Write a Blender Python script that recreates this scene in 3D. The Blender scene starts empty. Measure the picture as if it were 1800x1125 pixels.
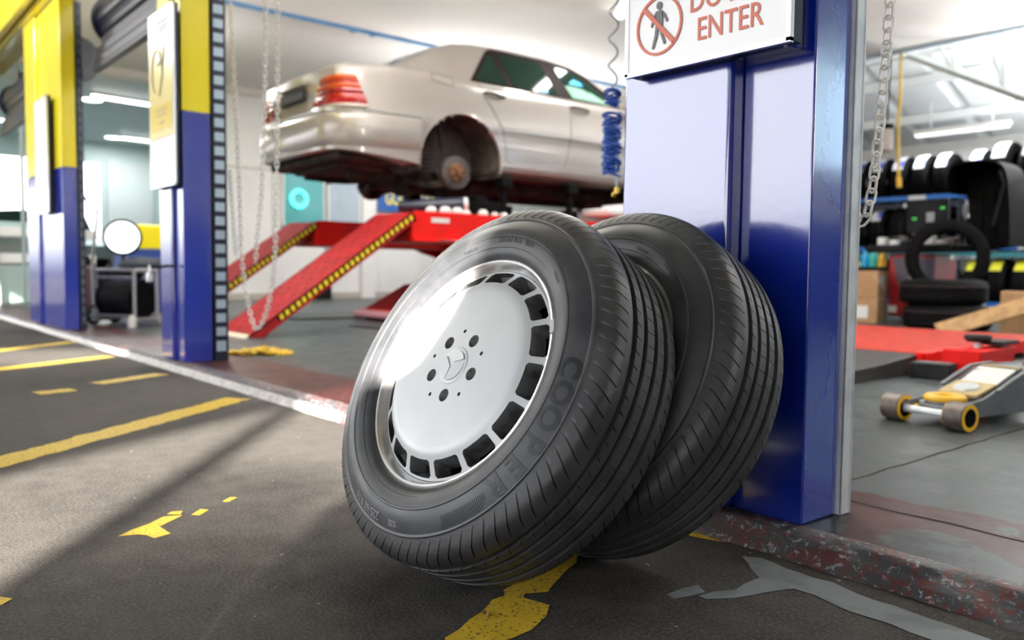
import bpy, bmesh, math, random
from math import sin, cos, pi, radians
from mathutils import Vector, Matrix, noise
random.seed(7)
SC = bpy.context.scene
COL = SC.collection
# ------------------------------------------------------------------ camera
CAM_H = 0.548
cd = bpy.data.cameras.new('camera')
cam = bpy.data.objects.new('camera', cd); COL.objects.link(cam)
RT = Vector((0.6385059, 0.76955176, 0.01001484)); DN = Vector((0.05259823, -0.03065164, -0.99814523)); FW = Vector((-0.76781745, 0.63784839, -0.06004831))
M = Matrix((RT, -DN, -FW)).transposed().to_4x4(); M.translation = Vector((0, 0, CAM_H))
cam.matrix_world = M
cd.sensor_width = 36.0; cd.sensor_fit = 'HORIZONTAL'
cd.lens = 1467.08 / 1800 * 36
cd.clip_start = 0.02; cd.clip_end = 200
cd.dof.use_dof = True; cd.dof.focus_distance = 1.38; cd.dof.aperture_fstop = 3.4
SC.camera = cam
# ------------------------------------------------------------------ look
vs = SC.view_settings
SC.display_settings.display_device = 'sRGB'
vs.view_transform = 'Standard'; vs.look = 'None'; vs.gamma = 1.0; vs.use_curve_mapping = False
vs.exposure = 0.0
# ------------------------------------------------------------------ sky (bright hazy sky, darker ground below the horizon)
w = bpy.data.worlds.new('sky'); SC.world = w; w.use_nodes = True
nt = w.node_tree; nt.nodes.clear()
wo = nt.nodes.new('ShaderNodeOutputWorld'); bg = nt.nodes.new('ShaderNodeBackground')
tc = nt.nodes.new('ShaderNodeTexCoord'); sx = nt.nodes.new('ShaderNodeSeparateXYZ'); rp = nt.nodes.new('ShaderNodeValToRGB')
mr = nt.nodes.new('ShaderNodeMapRange')
mr.inputs['From Min'].default_value = -1; mr.inputs['From Max'].default_value = 1
nt.links.new(tc.outputs['Generated'], sx.inputs[0]); nt.links.new(sx.outputs['Z'], mr.inputs['Value'])
nt.links.new(mr.outputs[0], rp.inputs[0]); nt.links.new(rp.outputs[0], bg.inputs[0]); nt.links.new(bg.outputs[0], wo.inputs[0])
cr = rp.color_ramp
cr.elements[0].position = 0.0; cr.elements[0].color = (.05, .05, .05, 1)
cr.elements[1].position = 1.0; cr.elements[1].color = (.10, .15, .25, 1)
for p, c in ((.495, (.06, .06, .06)), (.507, (.30, .31, .33)), (.535, (.97, .98, 1.0)), (.675, (.95, .98, 1.0)), (.73, (.22, .27, .33))):
    e = cr.elements.new(p); e.color = (*c, 1)
SKY = 5.0
bg.inputs[1].default_value = SKY
# ------------------------------------------------------------------ sun, low and behind the camera
SUN_EL = radians(20.0); TS = math.tan(SUN_EL)
SD = Vector((-0.778, 0.628, 0)).normalized(); SN = Vector((SD.y, -SD.x, 0))
def sun_pt(n, hh, along):            # a point on the sun ray given by (n, hh), `along` metres down the sun's heading
    p = SD * along + SN * n; return Vector((p.x, p.y, hh - along * TS))
sl = bpy.data.lights.new('sun', 'SUN'); sl.energy = 60.0; sl.angle = radians(0.9); sl.color = (1, .93, .84)
so = bpy.data.objects.new('sun', sl); COL.objects.link(so)
so.rotation_euler = Vector((SD.x * cos(SUN_EL), SD.y * cos(SUN_EL), -sin(SUN_EL))).to_track_quat('-Z', 'Y').to_euler()
# ------------------------------------------------------------------ workshop ceiling lamps: light of the fittings
def area(name, loc, sx_, sy_, power, col=(1, .98, .95), rot=(0, 0, 0)):
    l = bpy.data.lights.new(name, 'AREA'); l.shape = 'RECTANGLE'; l.size = sx_; l.size_y = sy_; l.energy = power; l.color = col
    o = bpy.data.objects.new(name, l); COL.objects.link(o); o.location = loc; o.rotation_euler = rot
    return o
# ================================================================== helpers
def tag(o, label, cat, group=None):
    o['label'] = label; o['category'] = cat
    if group: o['group'] = group
    return o
def empty(name, label, cat, loc=(0, 0, 0), rotz=0, group=None):
    o = bpy.data.objects.new(name, None); o.empty_display_size = .1; COL.objects.link(o)
    o.location = loc; o.rotation_euler = (0, 0, rotz)
    return tag(o, label, cat, group)
def structure(o): o['kind'] = 'structure'; return o
def copy_tree(o, parent=None):
    c = o.copy(); COL.objects.link(c)
    if parent: c.parent = parent
    for ch in list(o.children): copy_tree(ch, c)
    return c

MATS = {}
def mat(name, col, rough=.5, metal=0, spec=.5, coat=0, emit=None, estr=0, var=None, vscale=8, vmin=.45, vmax=.6, bump=0, bscale=40, ior=None, coatr=.05, vdetail=6, trans=0, rvar=0, aniso=None):
    """plain or two-tone noisy principled material; var = second colour mixed by a noise texture"""
    if name in MATS: return MATS[name]
    m = bpy.data.materials.new(name); m.use_nodes = True; MATS[name] = m
    t = m.node_tree; b = t.nodes['Principled BSDF']
    b.inputs['Base Color'].default_value = (*col, 1); b.inputs['Roughness'].default_value = rough
    b.inputs['Metallic'].default_value = metal; b.inputs['Specular IOR Level'].default_value = spec
    b.inputs['Coat Weight'].default_value = coat; b.inputs['Coat Roughness'].default_value = coatr
    if ior: b.inputs['IOR'].default_value = ior
    if trans: b.inputs['Transmission Weight'].default_value = trans
    if emit: b.inputs['Emission Color'].default_value = (*emit, 1); b.inputs['Emission Strength'].default_value = estr
    m.diffuse_color = (*col, 1)
    if var or bump or rvar:
        tc = t.nodes.new('ShaderNodeTexCoord')
    if var:
        n = t.nodes.new('ShaderNodeTexNoise'); n.inputs['Scale'].default_value = vscale; n.inputs['Detail'].default_value = vdetail
        t.links.new(tc.outputs['Object'], n.inputs['Vector'])
        r = t.nodes.new('ShaderNodeValToRGB'); r.color_ramp.elements[0].position = vmin; r.color_ramp.elements[1].position = vmax
        r.color_ramp.elements[0].color = (*col, 1); r.color_ramp.elements[1].color = (*var, 1)
        t.links.new(n.outputs['Fac'], r.inputs[0]); t.links.new(r.outputs[0], b.inputs['Base Color'])
    if rvar:
        n = t.nodes.new('ShaderNodeTexNoise'); n.inputs['Scale'].default_value = vscale; n.inputs['Detail'].default_value = 5
        t.links.new(tc.outputs['Object'], n.inputs['Vector'])
        q = t.nodes.new('ShaderNodeMapRange'); q.inputs['To Min'].default_value = max(0, rough - rvar); q.inputs['To Max'].default_value = rough + rvar
        q.inputs['From Min'].default_value = .3; q.inputs['From Max'].default_value = .7
        t.links.new(n.outputs['Fac'], q.inputs['Value']); t.links.new(q.outputs[0], b.inputs['Roughness'])
    if bump:
        n = t.nodes.new('ShaderNodeTexNoise'); n.inputs['Scale'].default_value = bscale; n.inputs['Detail'].default_value = 5
        t.links.new(tc.outputs['Object'], n.inputs['Vector'])
        u = t.nodes.new('ShaderNodeBump'); u.inputs['Strength'].default_value = bump; u.inputs['Distance'].default_value = .01
        t.links.new(n.outputs['Fac'], u.inputs['Height']); t.links.new(u.outputs[0], b.inputs['Normal'])
    return m
class NG:
    """tiny wrapper for hand-made node graphs"""
    def __init__(s, name):
        s.m = bpy.data.materials.new(name); s.m.use_nodes = True; s.t = s.m.node_tree; s.b = s.t.nodes['Principled BSDF']; MATS[name] = s.m
        s.co = s.t.nodes.new('ShaderNodeTexCoord').outputs['Object']
    def link(s, a, b): s.t.links.new(a, b)
    def noise(s, scale, detail=6, rough=.55, vec=None, dist=0):
        n = s.t.nodes.new('ShaderNodeTexNoise'); n.inputs['Scale'].default_value = scale; n.inputs['Detail'].default_value = detail
        n.inputs['Roughness'].default_value = rough; n.inputs['Distortion'].default_value = dist
        s.link(vec or s.co, n.inputs['Vector']); return n.outputs['Fac']
    def ramp(s, f, *st):
        r = s.t.nodes.new('ShaderNodeValToRGB'); e = r.color_ramp.elements
        while len(e) < len(st): e.new(.5)
        for k, (p, c) in enumerate(st):
            e[k].position = p; e[k].color = (*(c if isinstance(c, tuple) else (c, c, c)), 1)
        s.link(f, r.inputs[0]); return r.outputs[0]
    def mix(s, f, a, b, mode='MIX'):
        x = s.t.nodes.new('ShaderNodeMix'); x.data_type = 'RGBA'; x.blend_type = mode
        for sock, v in ((x.inputs[0], f), (x.inputs[6], a), (x.inputs[7], b)):
            if isinstance(v, (int, float)): sock.default_value = v
            elif isinstance(v, tuple): sock.default_value = (*v, 1)
            else: s.link(v, sock)
        return x.outputs[2]
    def math(s, op, a, b=0.0):
        x = s.t.nodes.new('ShaderNodeMath'); x.operation = op
        for sock, v in ((x.inputs[0], a), (x.inputs[1], b)):
            if isinstance(v, (int, float)): sock.default_value = v
            else: s.link(v, sock)
        return x.outputs[0]
    def sep(s):
        x = s.t.nodes.new('ShaderNodeSeparateXYZ'); s.link(s.co, x.inputs[0]); return x.outputs
    def bump(s, h, strength=.3, dist=.01):
        u = s.t.nodes.new('ShaderNodeBump'); u.inputs['Strength'].default_value = strength; u.inputs['Distance'].default_value = dist
        s.link(h, u.inputs['Height']); s.link(u.outputs[0], s.b.inputs['Normal'])
    def set(s, sock, v):
        if isinstance(v, (int, float)): s.b.inputs[sock].default_value = v
        elif isinstance(v, tuple): s.b.inputs[sock].default_value = (*v, 1)
        else: s.link(v, s.b.inputs[sock])

class MB:
    def __init__(s): s.v = []; s.f = []
    def add(s, vs, fs):
        o = len(s.v); s.v += [tuple(v) for v in vs]; s.f += [tuple(i + o for i in f) for f in fs]; return s
    def box(s, c0, c1, M_=None):
        x0, y0, z0 = c0; x1, y1, z1 = c1
        vs = [Vector(p) for p in ((x0, y0, z0), (x1, y0, z0), (x1, y1, z0), (x0, y1, z0), (x0, y0, z1), (x1, y0, z1), (x1, y1, z1), (x0, y1, z1))]
        if M_: vs = [M_ @ v for v in vs]
        return s.add(vs, [(0, 3, 2, 1), (4, 5, 6, 7), (0, 1, 5, 4), (1, 2, 6, 5), (2, 3, 7, 6), (3, 0, 4, 7)])
    def tube(s, pts, r, n=10, closed=False, cap=True):
        pts = [Vector(p) for p in pts]; N = len(pts); rs = r if isinstance(r, (list, tuple)) else [r] * N
        ring = []; prev = None; o = []
        for i in range(N):
            if closed: d = pts[(i + 1) % N] - pts[i - 1]
            else: d = pts[min(i + 1, N - 1)] - pts[max(i - 1, 0)]
            d.normalize()
            if prev is None:
                a = Vector((0, 0, 1)) if abs(d.z) < .9 else Vector((1, 0, 0)); u = d.cross(a).normalized()
            else:
                u = prev - d * prev.dot(d)
                u = u.normalized() if u.length > 1e-6 else d.orthogonal().normalized()
            prev = u; v = d.cross(u)
            for k in range(n):
                t = 2 * pi * k / n; o.append(pts[i] + (u * cos(t) + v * sin(t)) * rs[i])
        fs = []
        for i in range(N if closed else N - 1):
            j = (i + 1) % N
            for k in range(n):
                l = (k + 1) % n; fs.append((i * n + k, i * n + l, j * n + l, j * n + k))
        if cap and not closed:
            fs.append(tuple(reversed(range(n)))); fs.append(tuple((N - 1) * n + k for k in range(n)))
        return s.add(o, fs)
    def cyl(s, a, b, r, n=24, r2=None): return s.tube([a, b], [r, r if r2 is None else r2], n)
    def lathe(s, prof, n=64, M_=None, close=False):
        """prof: (r, z) pairs revolved about Z"""
        vs = []; m = len(prof)
        for i in range(n):
            a = 2 * pi * i / n
            for r, z in prof: vs.append(Vector((r * cos(a), r * sin(a), z)))
        if M_: vs = [M_ @ v for v in vs]
        fs = []
        for i in range(n):
            j = (i + 1) % n
            for k in range(m if close else m - 1):
                l = (k + 1) % m; fs.append((i * m + k, j * m + k, j * m + l, i * m + l))
        return s.add(vs, fs)
    def prism(s, poly, axis_vec, M_=None):
        """poly: 3D points of a planar outline, extruded along axis_vec"""
        p = [Vector(q) for q in poly]; a = Vector(axis_vec); n = len(p); vs = p + [q + a for q in p]
        if M_: vs = [M_ @ v for v in vs]
        fs = [tuple(range(n)), tuple(reversed(range(n, 2 * n)))] + [(i, i + n, (i + 1) % n + n, (i + 1) % n) for i in range(n)]
        return s.add(vs, fs)
    def grid(s, rows, closed_u=False):
        """rows: list of equally long point lists"""
        n = len(rows[0]); vs = [Vector(p) for r in rows for p in r]; fs = []
        for i in range(len(rows) - 1 + (1 if closed_u else 0)):
            j = (i + 1) % len(rows)
            for k in range(n - 1): fs.append((i * n + k, j * n + k, j * n + k + 1, i * n + k + 1))
        return s.add(vs, fs)
    def build(s, name, m, parent=None, smooth=False, bevel=0, seg=2, angle=35, mats=None, fix=True):
        me = bpy.data.meshes.new(name); me.from_pydata(s.v, [], s.f); me.validate()
        if fix:
            bm = bmesh.new(); bm.from_mesh(me); bmesh.ops.recalc_face_normals(bm, faces=bm.faces); bm.to_mesh(me); bm.free()
        for x in ([m] if not mats else mats): me.materials.append(x)
        o = bpy.data.objects.new(name, me); COL.objects.link(o)
        if parent: o.parent = parent
        if bevel:
            bv = o.modifiers.new('bevel', 'BEVEL'); bv.width = bevel; bv.segments = seg; bv.limit_method = 'ANGLE'; bv.angle_limit = radians(angle)
        if smooth or bevel:
            sm(me, angle)
        return o
def sm(me, angle=35):
    for p in me.polygons: p.use_smooth = True
    try: me.set_sharp_from_angle(angle=radians(angle))
    except Exception: pass
def text_mesh(txt, size, depth=0.0, bold=0.0, xs=1.0):
    """letters of the built-in font as a mesh: returns verts, faces (in the XY plane, baseline at 0, centred on x)"""
    cu = bpy.data.curves.new('lettering', 'FONT'); cu.body = txt; cu.size = size; cu.extrude = depth; cu.offset = bold; cu.align_x = 'CENTER'; cu.resolution_u = 3
    o = bpy.data.objects.new('lettering', cu); COL.objects.link(o)
    dg = bpy.context.evaluated_depsgraph_get(); me = bpy.data.meshes.new_from_object(o.evaluated_get(dg))
    vs = [Vector((v.co.x * xs, v.co.y, v.co.z)) for v in me.vertices]; fs = [tuple(p.vertices) for p in me.polygons]
    bpy.data.objects.remove(o); bpy.data.curves.remove(cu); bpy.data.meshes.remove(me)
    return vs, fs
def frame_from(origin, z_axis, y_hint=(0, 0, 1)):
    z = Vector(z_axis).normalized(); y = Vector(y_hint); y = (y - z * y.dot(z)).normalized(); x = y.cross(z)
    m = Matrix((x, y, z)).transposed().to_4x4(); m.translation = Vector(origin); return m
# ================================================================== materials
def asphalt():
    g = NG('asphalt'); big = g.noise(1.3, 5); fine = g.noise(160, 3); mid = g.noise(14, 6, .6)
    base = g.ramp(mid, (.3, (.023, .021, .019)), (.7, (.049, .045, .041)))
    base = g.mix(g.ramp(big, (.35, 0.0), (.75, .45)), base, (.080, .073, .065))
    base = g.mix(g.ramp(fine, (.44, 0.0), (.72, .5)), base, (.125, .115, .104))
    speck = g.noise(38, 2); base = g.mix(g.ramp(speck, (.735, 0.0), (.76, .8)), base, (.32, .29, .25))
    g.set('Base Color', base); g.set('Roughness', .85); g.set('Specular IOR Level', .12)
    g.bump(g.mix(.5, fine, mid), .55, .006)
    return g.m
def floor_mat():
    g = NG('painted_concrete_floor'); x = g.sep(); n1 = g.noise(1.1, 5); n2 = g.noise(9, 7, .62); n3 = g.noise(60, 4)
    grey = g.ramp(n2, (.3, (.028, .034, .036)), (.7, (.045, .052, .054)))
    grey = g.mix(g.ramp(n1, (.35, 0.0), (.7, .5)), grey, (.060, .067, .067))
    grey = g.mix(g.ramp(g.noise(5, 3), (.62, 0.0), (.75, .5)), grey, (.03, .028, .027))
    red = g.ramp(n2, (.3, (.026, .005, .004)), (.7, (.046, .010, .008)))
    # red oxide band painted along the threshold, worn through in patches
    yy = g.math('ADD', x['Y'], g.math('MULTIPLY', g.math('SUBTRACT', g.noise(7, 5), .5), .10))
    band = g.ramp(yy, (0, 1.0), (1, 0.0))
    step = g.math('LESS_THAN', yy, 1.83)
    worn = g.math('GREATER_THAN', g.noise(3.6, 6, .6, dist=.6), .49)
    left = g.math('LESS_THAN', x['X'], -2.0)
    keep = g.math('MAXIMUM', worn, left)
    f = g.math('MULTIPLY', step, keep)
    # mid grey worn paint between the red patches
    base = g.mix(f, grey, red)
    strip = g.math('MULTIPLY', step, g.math('SUBTRACT', 1.0, keep))
    base = g.mix(g.math('MULTIPLY', strip, g.math('GREATER_THAN', n2, .53)), base, (.022, .027, .030))
    # old red drips further in
    drip = g.math('MULTIPLY', g.math('GREATER_THAN', g.noise(2.3, 7, .7), .68), g.math('GREATER_THAN', x['Y'], 1.8))
    base = g.mix(g.math('MULTIPLY', drip, .55), base, (.075, .03, .028))
    g.set('Base Color', base); g.set('Roughness', g.ramp(n2, (.3, .28), (.75, .44))); g.set('Specular IOR Level', .14)
    g.bump(g.mix(.3, n2, n3), .10, .004)
    return g.m
def kerb_mat():
    g = NG('chipped_kerb'); x = g.sep(); a = g.noise(26, 8, .68, dist=.8); b = g.noise(70, 7, .68, dist=.4); c = g.noise(12, 7, .65)
    col = g.mix(g.math('GREATER_THAN', a, .52), (.045, .046, .05), (.10, .022, .018))
    col = g.mix(g.ramp(b, (.55, 0.0), (.66, 1.0)), col, (.40, .40, .43))
    col = g.mix(g.math('GREATER_THAN', c, .62), col, (.035, .05, .08))
    pale = g.math('MULTIPLY', g.ramp(g.math('MULTIPLY', g.math('ADD', x['X'], 2.6), -1.0), (.0, 0.0), (.5, 1.0)), g.math('LESS_THAN', g.math('ADD', x['Z'], g.math('MULTIPLY', a, .012)),   .036))
    col = g.mix(pale, col, g.ramp(a, (.35, (.36, .33, .30)), (.65, (.62, .60, .58))))
    g.set('Base Color', col); g.set('Roughness', g.ramp(b, (.4, .28), (.7, .6))); g.set('Specular IOR Level', .5)
    g.bump(g.mix(.5, a, b), .8, .012)
    return g.m
def blue_paint():
    g = NG('gloss_blue_paint'); n = g.noise(55, 4); big = g.noise(2.2, 5); ch = g.noise(26, 3, .5)
    col = g.ramp(big, (.3, (.001, .016, .26)), (.7, (.0012, .021, .33)))
    col = g.mix(g.math('GREATER_THAN', ch, .795), col, (.55, .6, .7))
    g.set('Base Color', col); g.set('Roughness', g.ramp(big, (.3, .13), (.7, .20))); g.set('Specular IOR Level', 1.0); g.set('IOR', 1.6)
    g.set('Coat Weight', .75); g.set('Coat Roughness', .08); g.set('Coat IOR', 1.7)
    g.bump(n, .07, .003)
    return g.m
def yellow_worn():
    g = NG('worn_yellow_line_paint'); a = g.noise(130, 5, .7); b = g.noise(26, 5, .6)
    col = g.ramp(b, (.3, (.52, .34, .012)), (.7, (.62, .42, .025)))
    hole = g.math('MULTIPLY', g.math('GREATER_THAN', a, .585), g.math('GREATER_THAN', b, .40))
    hole = g.math('MAXIMUM', hole, g.math('GREATER_THAN', b, .70))
    col = g.mix(hole, col, (.06, .054, .048))
    g.set('Base Color', col); g.set('Roughness', .6); g.bump(g.mix(.5, a, b), .4, .004)
    return g.m
def rubber(name, base=(.012, .0125, .0135), dust=(.032, .0315, .0315), rough=.48, spec=None):
    g = NG(name); n = g.noise(16, 6, .6); f = g.noise(220, 3)
    col = g.ramp(n, (.35, base), (.75, dust)); g.set('Base Color', col)
    g.set('Roughness', g.ramp(n, (.3, rough - .08), (.7, rough + .10))); g.set('Specular IOR Level', .5)
    g.bump(f, .10, .002)
    if spec is not None: g.set('Specular IOR Level', spec)
    return g.m
ASPH, FLOOR, KERB, BLUE, YLINE = asphalt(), floor_mat(), kerb_mat(), blue_paint(), yellow_worn()
RUB = rubber('tyre_rubber'); RUBT = rubber('tread_rubber', (.024, .025, .027), (.048, .048, .050), .47)
RUBD = rubber('dark_tyre_rubber', (.0025, .0025, .0028), (.006, .0055, .006), .7, .05)
YEL = mat('gloss_yellow_paint', (.86, .73, .020), .2, spec=.5, coat=.6, coatr=.08, var=(.82, .69, .018), vscale=3, bump=.03, bscale=50)
WHITE = mat('white_wall_paint', (.74, .74, .72), .65, var=(.70, .70, .69), vscale=2, bump=.03, bscale=90)
CEIL = mat('white_ceiling_board', (.88, .87, .84), .75, var=(.85, .84, .81), vscale=1.2)
CEILG = mat('grey_ceiling_board', (.66, .655, .635), .75, var=(.62, .615, .60), vscale=1.2)
TEALC = mat('pale_teal_ceiling', (.52, .62, .61), .5, var=(.48, .59, .58), vscale=1)
STEELB = mat('blue_steel_beam', (.10, .26, .50), .45, var=(.08, .22, .44), vscale=5)
GALV = mat('galvanised_steel', (.66, .69, .71), .40, metal=.25, var=(.54, .58, .61), vscale=14, bump=.03)
DARKST = mat('dark_navy_steel', (.006, .009, .022), .42, spec=.3, var=(.010, .014, .028), vscale=6)
NAVY = mat('navy_shutter_slats', (.005, .008, .024), .4, spec=.3)
BLACKP = mat('black_plastic', (.0016, .0016, .0018), .6, spec=.04, var=(.003, .003, .0032), vscale=10)
BLACKR = mat('black_rubber_pad', (.007, .0075, .009), .65, spec=.2, var=(.013, .0135, .015), vscale=14, bump=.1)
CHAINW = mat('white_plastic_chain', (.66, .65, .60), .35, var=(.56, .55, .51), vscale=60)
CHAINZ = mat('zinc_chain', (.62, .63, .63), .3, metal=.6)
CHAINY = mat('yellow_plastic_chain', (.72, .47, .015), .4, var=(.62, .39, .01), vscale=20)
SIGNW = mat('white_sign_face', (.86, .86, .86), .18, coat=.5)
SIGNR = mat('orange_red_sign_print', (.72, .13, .05), .3)
SIGNG = mat('grey_sign_print', (.10, .10, .10), .3)
SIGNY = mat('pale_yellow_sign_print', (.82, .68, .22), .25, coat=.4)
SIGNY2 = mat('yellow_sign_print', (.78, .58, .03), .25, coat=.4)
ALU = mat('brushed_aluminium', (.70, .71, .72), .32, metal=.9)
REDP = mat('red_lift_paint', (.66, .006, .003), .4, spec=.15, var=(.58, .008, .005), vscale=6, bump=.03)
REDW = mat('worn_red_tread_plate', (.24, .010, .011), .7, spec=.08, var=(.16, .011, .012), vscale=9, vmin=.4, vmax=.7, bump=.06, bscale=70)
REDM = mat('dark_red_cabinet_paint', (.26, .008, .010), .35, coat=.3)
HAZY = mat('hazard_yellow', (.85, .66, .02), .4)
PEARL = mat('pearl_beige_car_paint', (.29, .262, .245), .32, metal=.3, spec=.5, coat=.7, coatr=.04, var=(.275, .25, .232), vscale=2)
RIMP = mat('silver_wheel_paint', (.57, .585, .60), .38, metal=.15, spec=.35, coat=0, var=(.54, .555, .57), vscale=7, rvar=.05)
RIML = mat('silver_rim_lip', (.66, .66, .66), .28, metal=.65, var=(.42, .39, .36), vscale=9, vmin=.5, vmax=.75, bump=.03)
BORE = mat('shaded_slot_silver', (.10, .103, .107), .5, metal=.3, var=(.05, .048, .045), vscale=30)  # shade inside the wheel slots put into a darker silver
HOLE = mat('grey_bolt_hole', (.30, .31, .32), .4, metal=.5, var=(.20, .19, .18), vscale=60)
UNDER = mat('dirty_brown_underbody', (.020, .016, .013), .8, spec=.2, var=(.045, .032, .024), vscale=7, bump=.2)
RUST = mat('rusty_iron', (.075, .028, .010), .75, metal=.1, var=(.12, .045, .015), vscale=20, bump=.2)
DISC = mat('worn_brake_iron', (.040, .033, .03), .6, metal=.1, var=(.022, .017, .014), vscale=20)
TINT = mat('green_tinted_car_glass', (.004, .015, .010), .05, spec=.22)
TINTL = mat('pale_green_car_glass', (.15, .27, .20), .06, spec=.4)
TRIMB = mat('dark_brown_window_trim', (.010, .006, .0055), .6, spec=.05)
SEAM = mat('panel_gap_grey', (.07, .06, .055), .8)
LENSR = mat('red_lamp_lens', (.20, .003, .004), .2, spec=.3, coat=.1)
LENSO = mat('amber_lamp_lens', (.36, .045, .005), .2, spec=.3, coat=.1)
LENSW = mat('clear_lamp_lens', (.36, .31, .27), .12, coat=1)
CARD = mat('brown_cardboard', (.42, .245, .125), .75, var=(.36, .205, .10), vscale=6, bump=.05)
CARDD = mat('dark_side_cardboard', (.30, .18, .09), .8, var=(.26, .15, .075), vscale=6)
PAPER = mat('white_paper', (.75, .75, .75), .5)
WOOD = mat('raw_plank_wood', (.45, .27, .12), .6, var=(.34, .19, .08), vscale=12)
DIAM = mat('black_chequer_plate', (.016, .015, .014), .55, spec=.25, var=(.03, .027, .025), vscale=12, bump=.4, bscale=90)
TGREY = mat('grey_jack_paint', (.125, .135, .145), .42, spec=.4, var=(.085, .092, .10), vscale=12, vmin=.45, vmax=.7, bump=.04)
TBROWN = mat('worn_roller_steel', (.10, .08, .068), .5, metal=.25, var=(.065, .05, .042), vscale=30)
TYEL = mat('jack_yellow', (.75, .42, .015), .4)
LIT = mat('lit_white_tube', (.9, .9, .9), .5, emit=(1, .985, .95), estr=11)
LITW = mat('lit_round_downlight', (.9, .9, .9), .5, emit=(1, 1, .97), estr=9)
TEALW = mat('teal_window_panel', (.07, .32, .34), .2, coat=.3, emit=(.12, .55, .57), estr=.08)
NEON = mat('turquoise_neon', (.2, .9, .85), .3, emit=(.07, .95, .82), estr=2.0)
PANELG = mat('blue_grey_panel', (.36, .43, .50), .5, var=(.32, .39, .46), vscale=3)
GLASS = mat('clear_window_glass', (.86, .95, .94), .02, trans=1, ior=1.45)
GREENG = mat('pale_green_glass', (.42, .56, .52), .12, coat=.6)
HOSEB = mat('blue_air_hose', (.020, .075, .36), .35)
HOSEG = mat('pale_grey_blue_hose', (.34, .38, .46), .4)
HOSEY = mat('yellow_air_hose', (.62, .40, .02), .4)
RAILB = mat('blue_rack_beam', (.01, .12, .45), .4)
LBLW = mat('white_tyre_label', (.62, .63, .66), .4, var=(.40, .45, .58), vscale=20, vmin=.55, vmax=.62)
LBLY = mat('yellow_tyre_label', (.75, .72, .05), .4)
ROOFS = mat('pale_corrugated_roof_sheet', (.76, .81, .83), .5, var=(.72, .77, .79), vscale=2)
MACH = mat('charcoal_machine_plastic', (.007, .008, .009), .55, spec=.1, var=(.012, .013, .014), vscale=5)
BLOCKER = mat('grey_sun_blocker', (.30, .29, .28), .8, var=(.25, .245, .24), vscale=3)  # for the unseen slabs that block the sun

# ================================================================== setting
XL, XR, Y0, Y1 = -12.4, 4.0, 1.44, 13.0
gv = MB(); n = 60
ground = MB().add([(-40, -30, 0), (12, -30, 0), (12, 1.47, 0), (-40, 1.47, 0)], [(0, 1, 2, 3)]).build('ground_asphalt', ASPH); structure(ground)
fl = MB().box((-21, 1.47, -.1), (XR, Y1 + .2, .05)).build('floor', FLOOR); structure(fl)
cr_ = MB()                                            # cracks scored in the floor slab
def crack(pts, wd, z=.0506):
    vs = []; fs = []
    for i, (x, y) in enumerate(pts):
        a = Vector((pts[min(i + 1, len(pts) - 1)][0] - pts[max(i - 1, 0)][0], pts[min(i + 1, len(pts) - 1)][1] - pts[max(i - 1, 0)][1], 0)).normalized(); p = Vector((-a.y, a.x, 0))
        k = wd * random.uniform(.4, 1.3); vs += [Vector((x, y, z)) + p * k, Vector((x, y, z)) - p * k]
        if i: fs.append((2 * i - 2, 2 * i - 1, 2 * i + 1, 2 * i))
    return vs, fs
cr_.add(*crack([(-1.0 + random.uniform(-.006, .006), 1.78 + .1 * i) for i in range(60)], .0045))
cr_.add(*crack([(-1.0 + .1 * i, 1.725 + random.uniform(-.008, .008)) for i in range(22)], .006))
cr_.build('floor_crack', mat('dark_crack_dirt', (.014, .010, .008), .9, spec=.1), fl)
# chipped kerb edge
rows = []; nx = 520
for i in range(nx + 1):
    x = 2.0 - 15.0 * (i / nx) ** 1.7
    dens = 1.0 if x > -3 else .45
    row = []
    prof = ((1.402, -.004), (1.412, .006), (1.422, .020), (1.430, .032), (1.437, .041), (1.447, .047), (1.460, .0495), (1.478, .0505))
    for k, (y, z) in enumerate(prof):
        q = Vector((x * 9, y * 30, z * 30)); d = noise.fractal(q, 1.0, 2.2, 4) * .016 * dens; d2 = noise.noise(Vector((x * 26, y * 40, z * 50))) * .007 * dens
        fade = (.35, .8, 1, 1, 1, .8, .35, 0)[k]
        row.append((x, y - (d + d2) * fade, max(-.004, z + (d * .45 - d2 * .4) * fade)))
    rows.append(row)
kerb = MB().grid(rows).build('kerb_edge', KERB, smooth=True, angle=60); structure(kerb)
# painted marks on the asphalt
def blob(poly, jag=.012, step=.03):
    out = []
    n = len(poly)
    for i in range(n):
        a, b = Vector((*poly[i], 0)), Vector((*poly[(i + 1) % n], 0)); L = (b - a).length; k = max(1, int(L / step)); p = Vector((-(b - a).y, (b - a).x, 0)).normalized()
        for j in range(k): q = a + (b - a) * j / k; d = noise.noise(q * 23) * jag + noise.noise(q * 70) * jag * .5; out.append(q + p * d)
    return out
def mark(name, polys, m, z=.0012, parent=ground, jag=.012):
    b = MB()
    for k, p in enumerate(polys):
        q = [Vector((v.x, v.y, z)) for v in blob(p, jag)]; i0 = len(b.v); b.v += [tuple(v) for v in q]; b.f.append(tuple(range(i0, i0 + len(q))))
    o = b.build(name, m, parent); return o
def line(a, b, wd):
    a, b = Vector(a), Vector(b); p = Vector((-(b - a).y, (b - a).x)).normalized() * wd / 2
    return [(a + p)[:], (a - p)[:], (b - p)[:], (b + p)[:]]
mark('painted_line', [line((-2.30, -.12), (-3.39, 1.335), .115)], YLINE, jag=.014)
mark('painted_line', [line((-4.02, .70), (-4.05, .85), .10)], YLINE)
mark('painted_line', [line((-4.20, .98), (-4.39, 1.33), .10)], YLINE)
mark('painted_line', [line((-4.72, .10), (-5.42, 1.34), .11)], YLINE)
mark('painted_line', [line((-5.70, .30), (-6.60, 1.39), .11)], YLINE)
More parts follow.
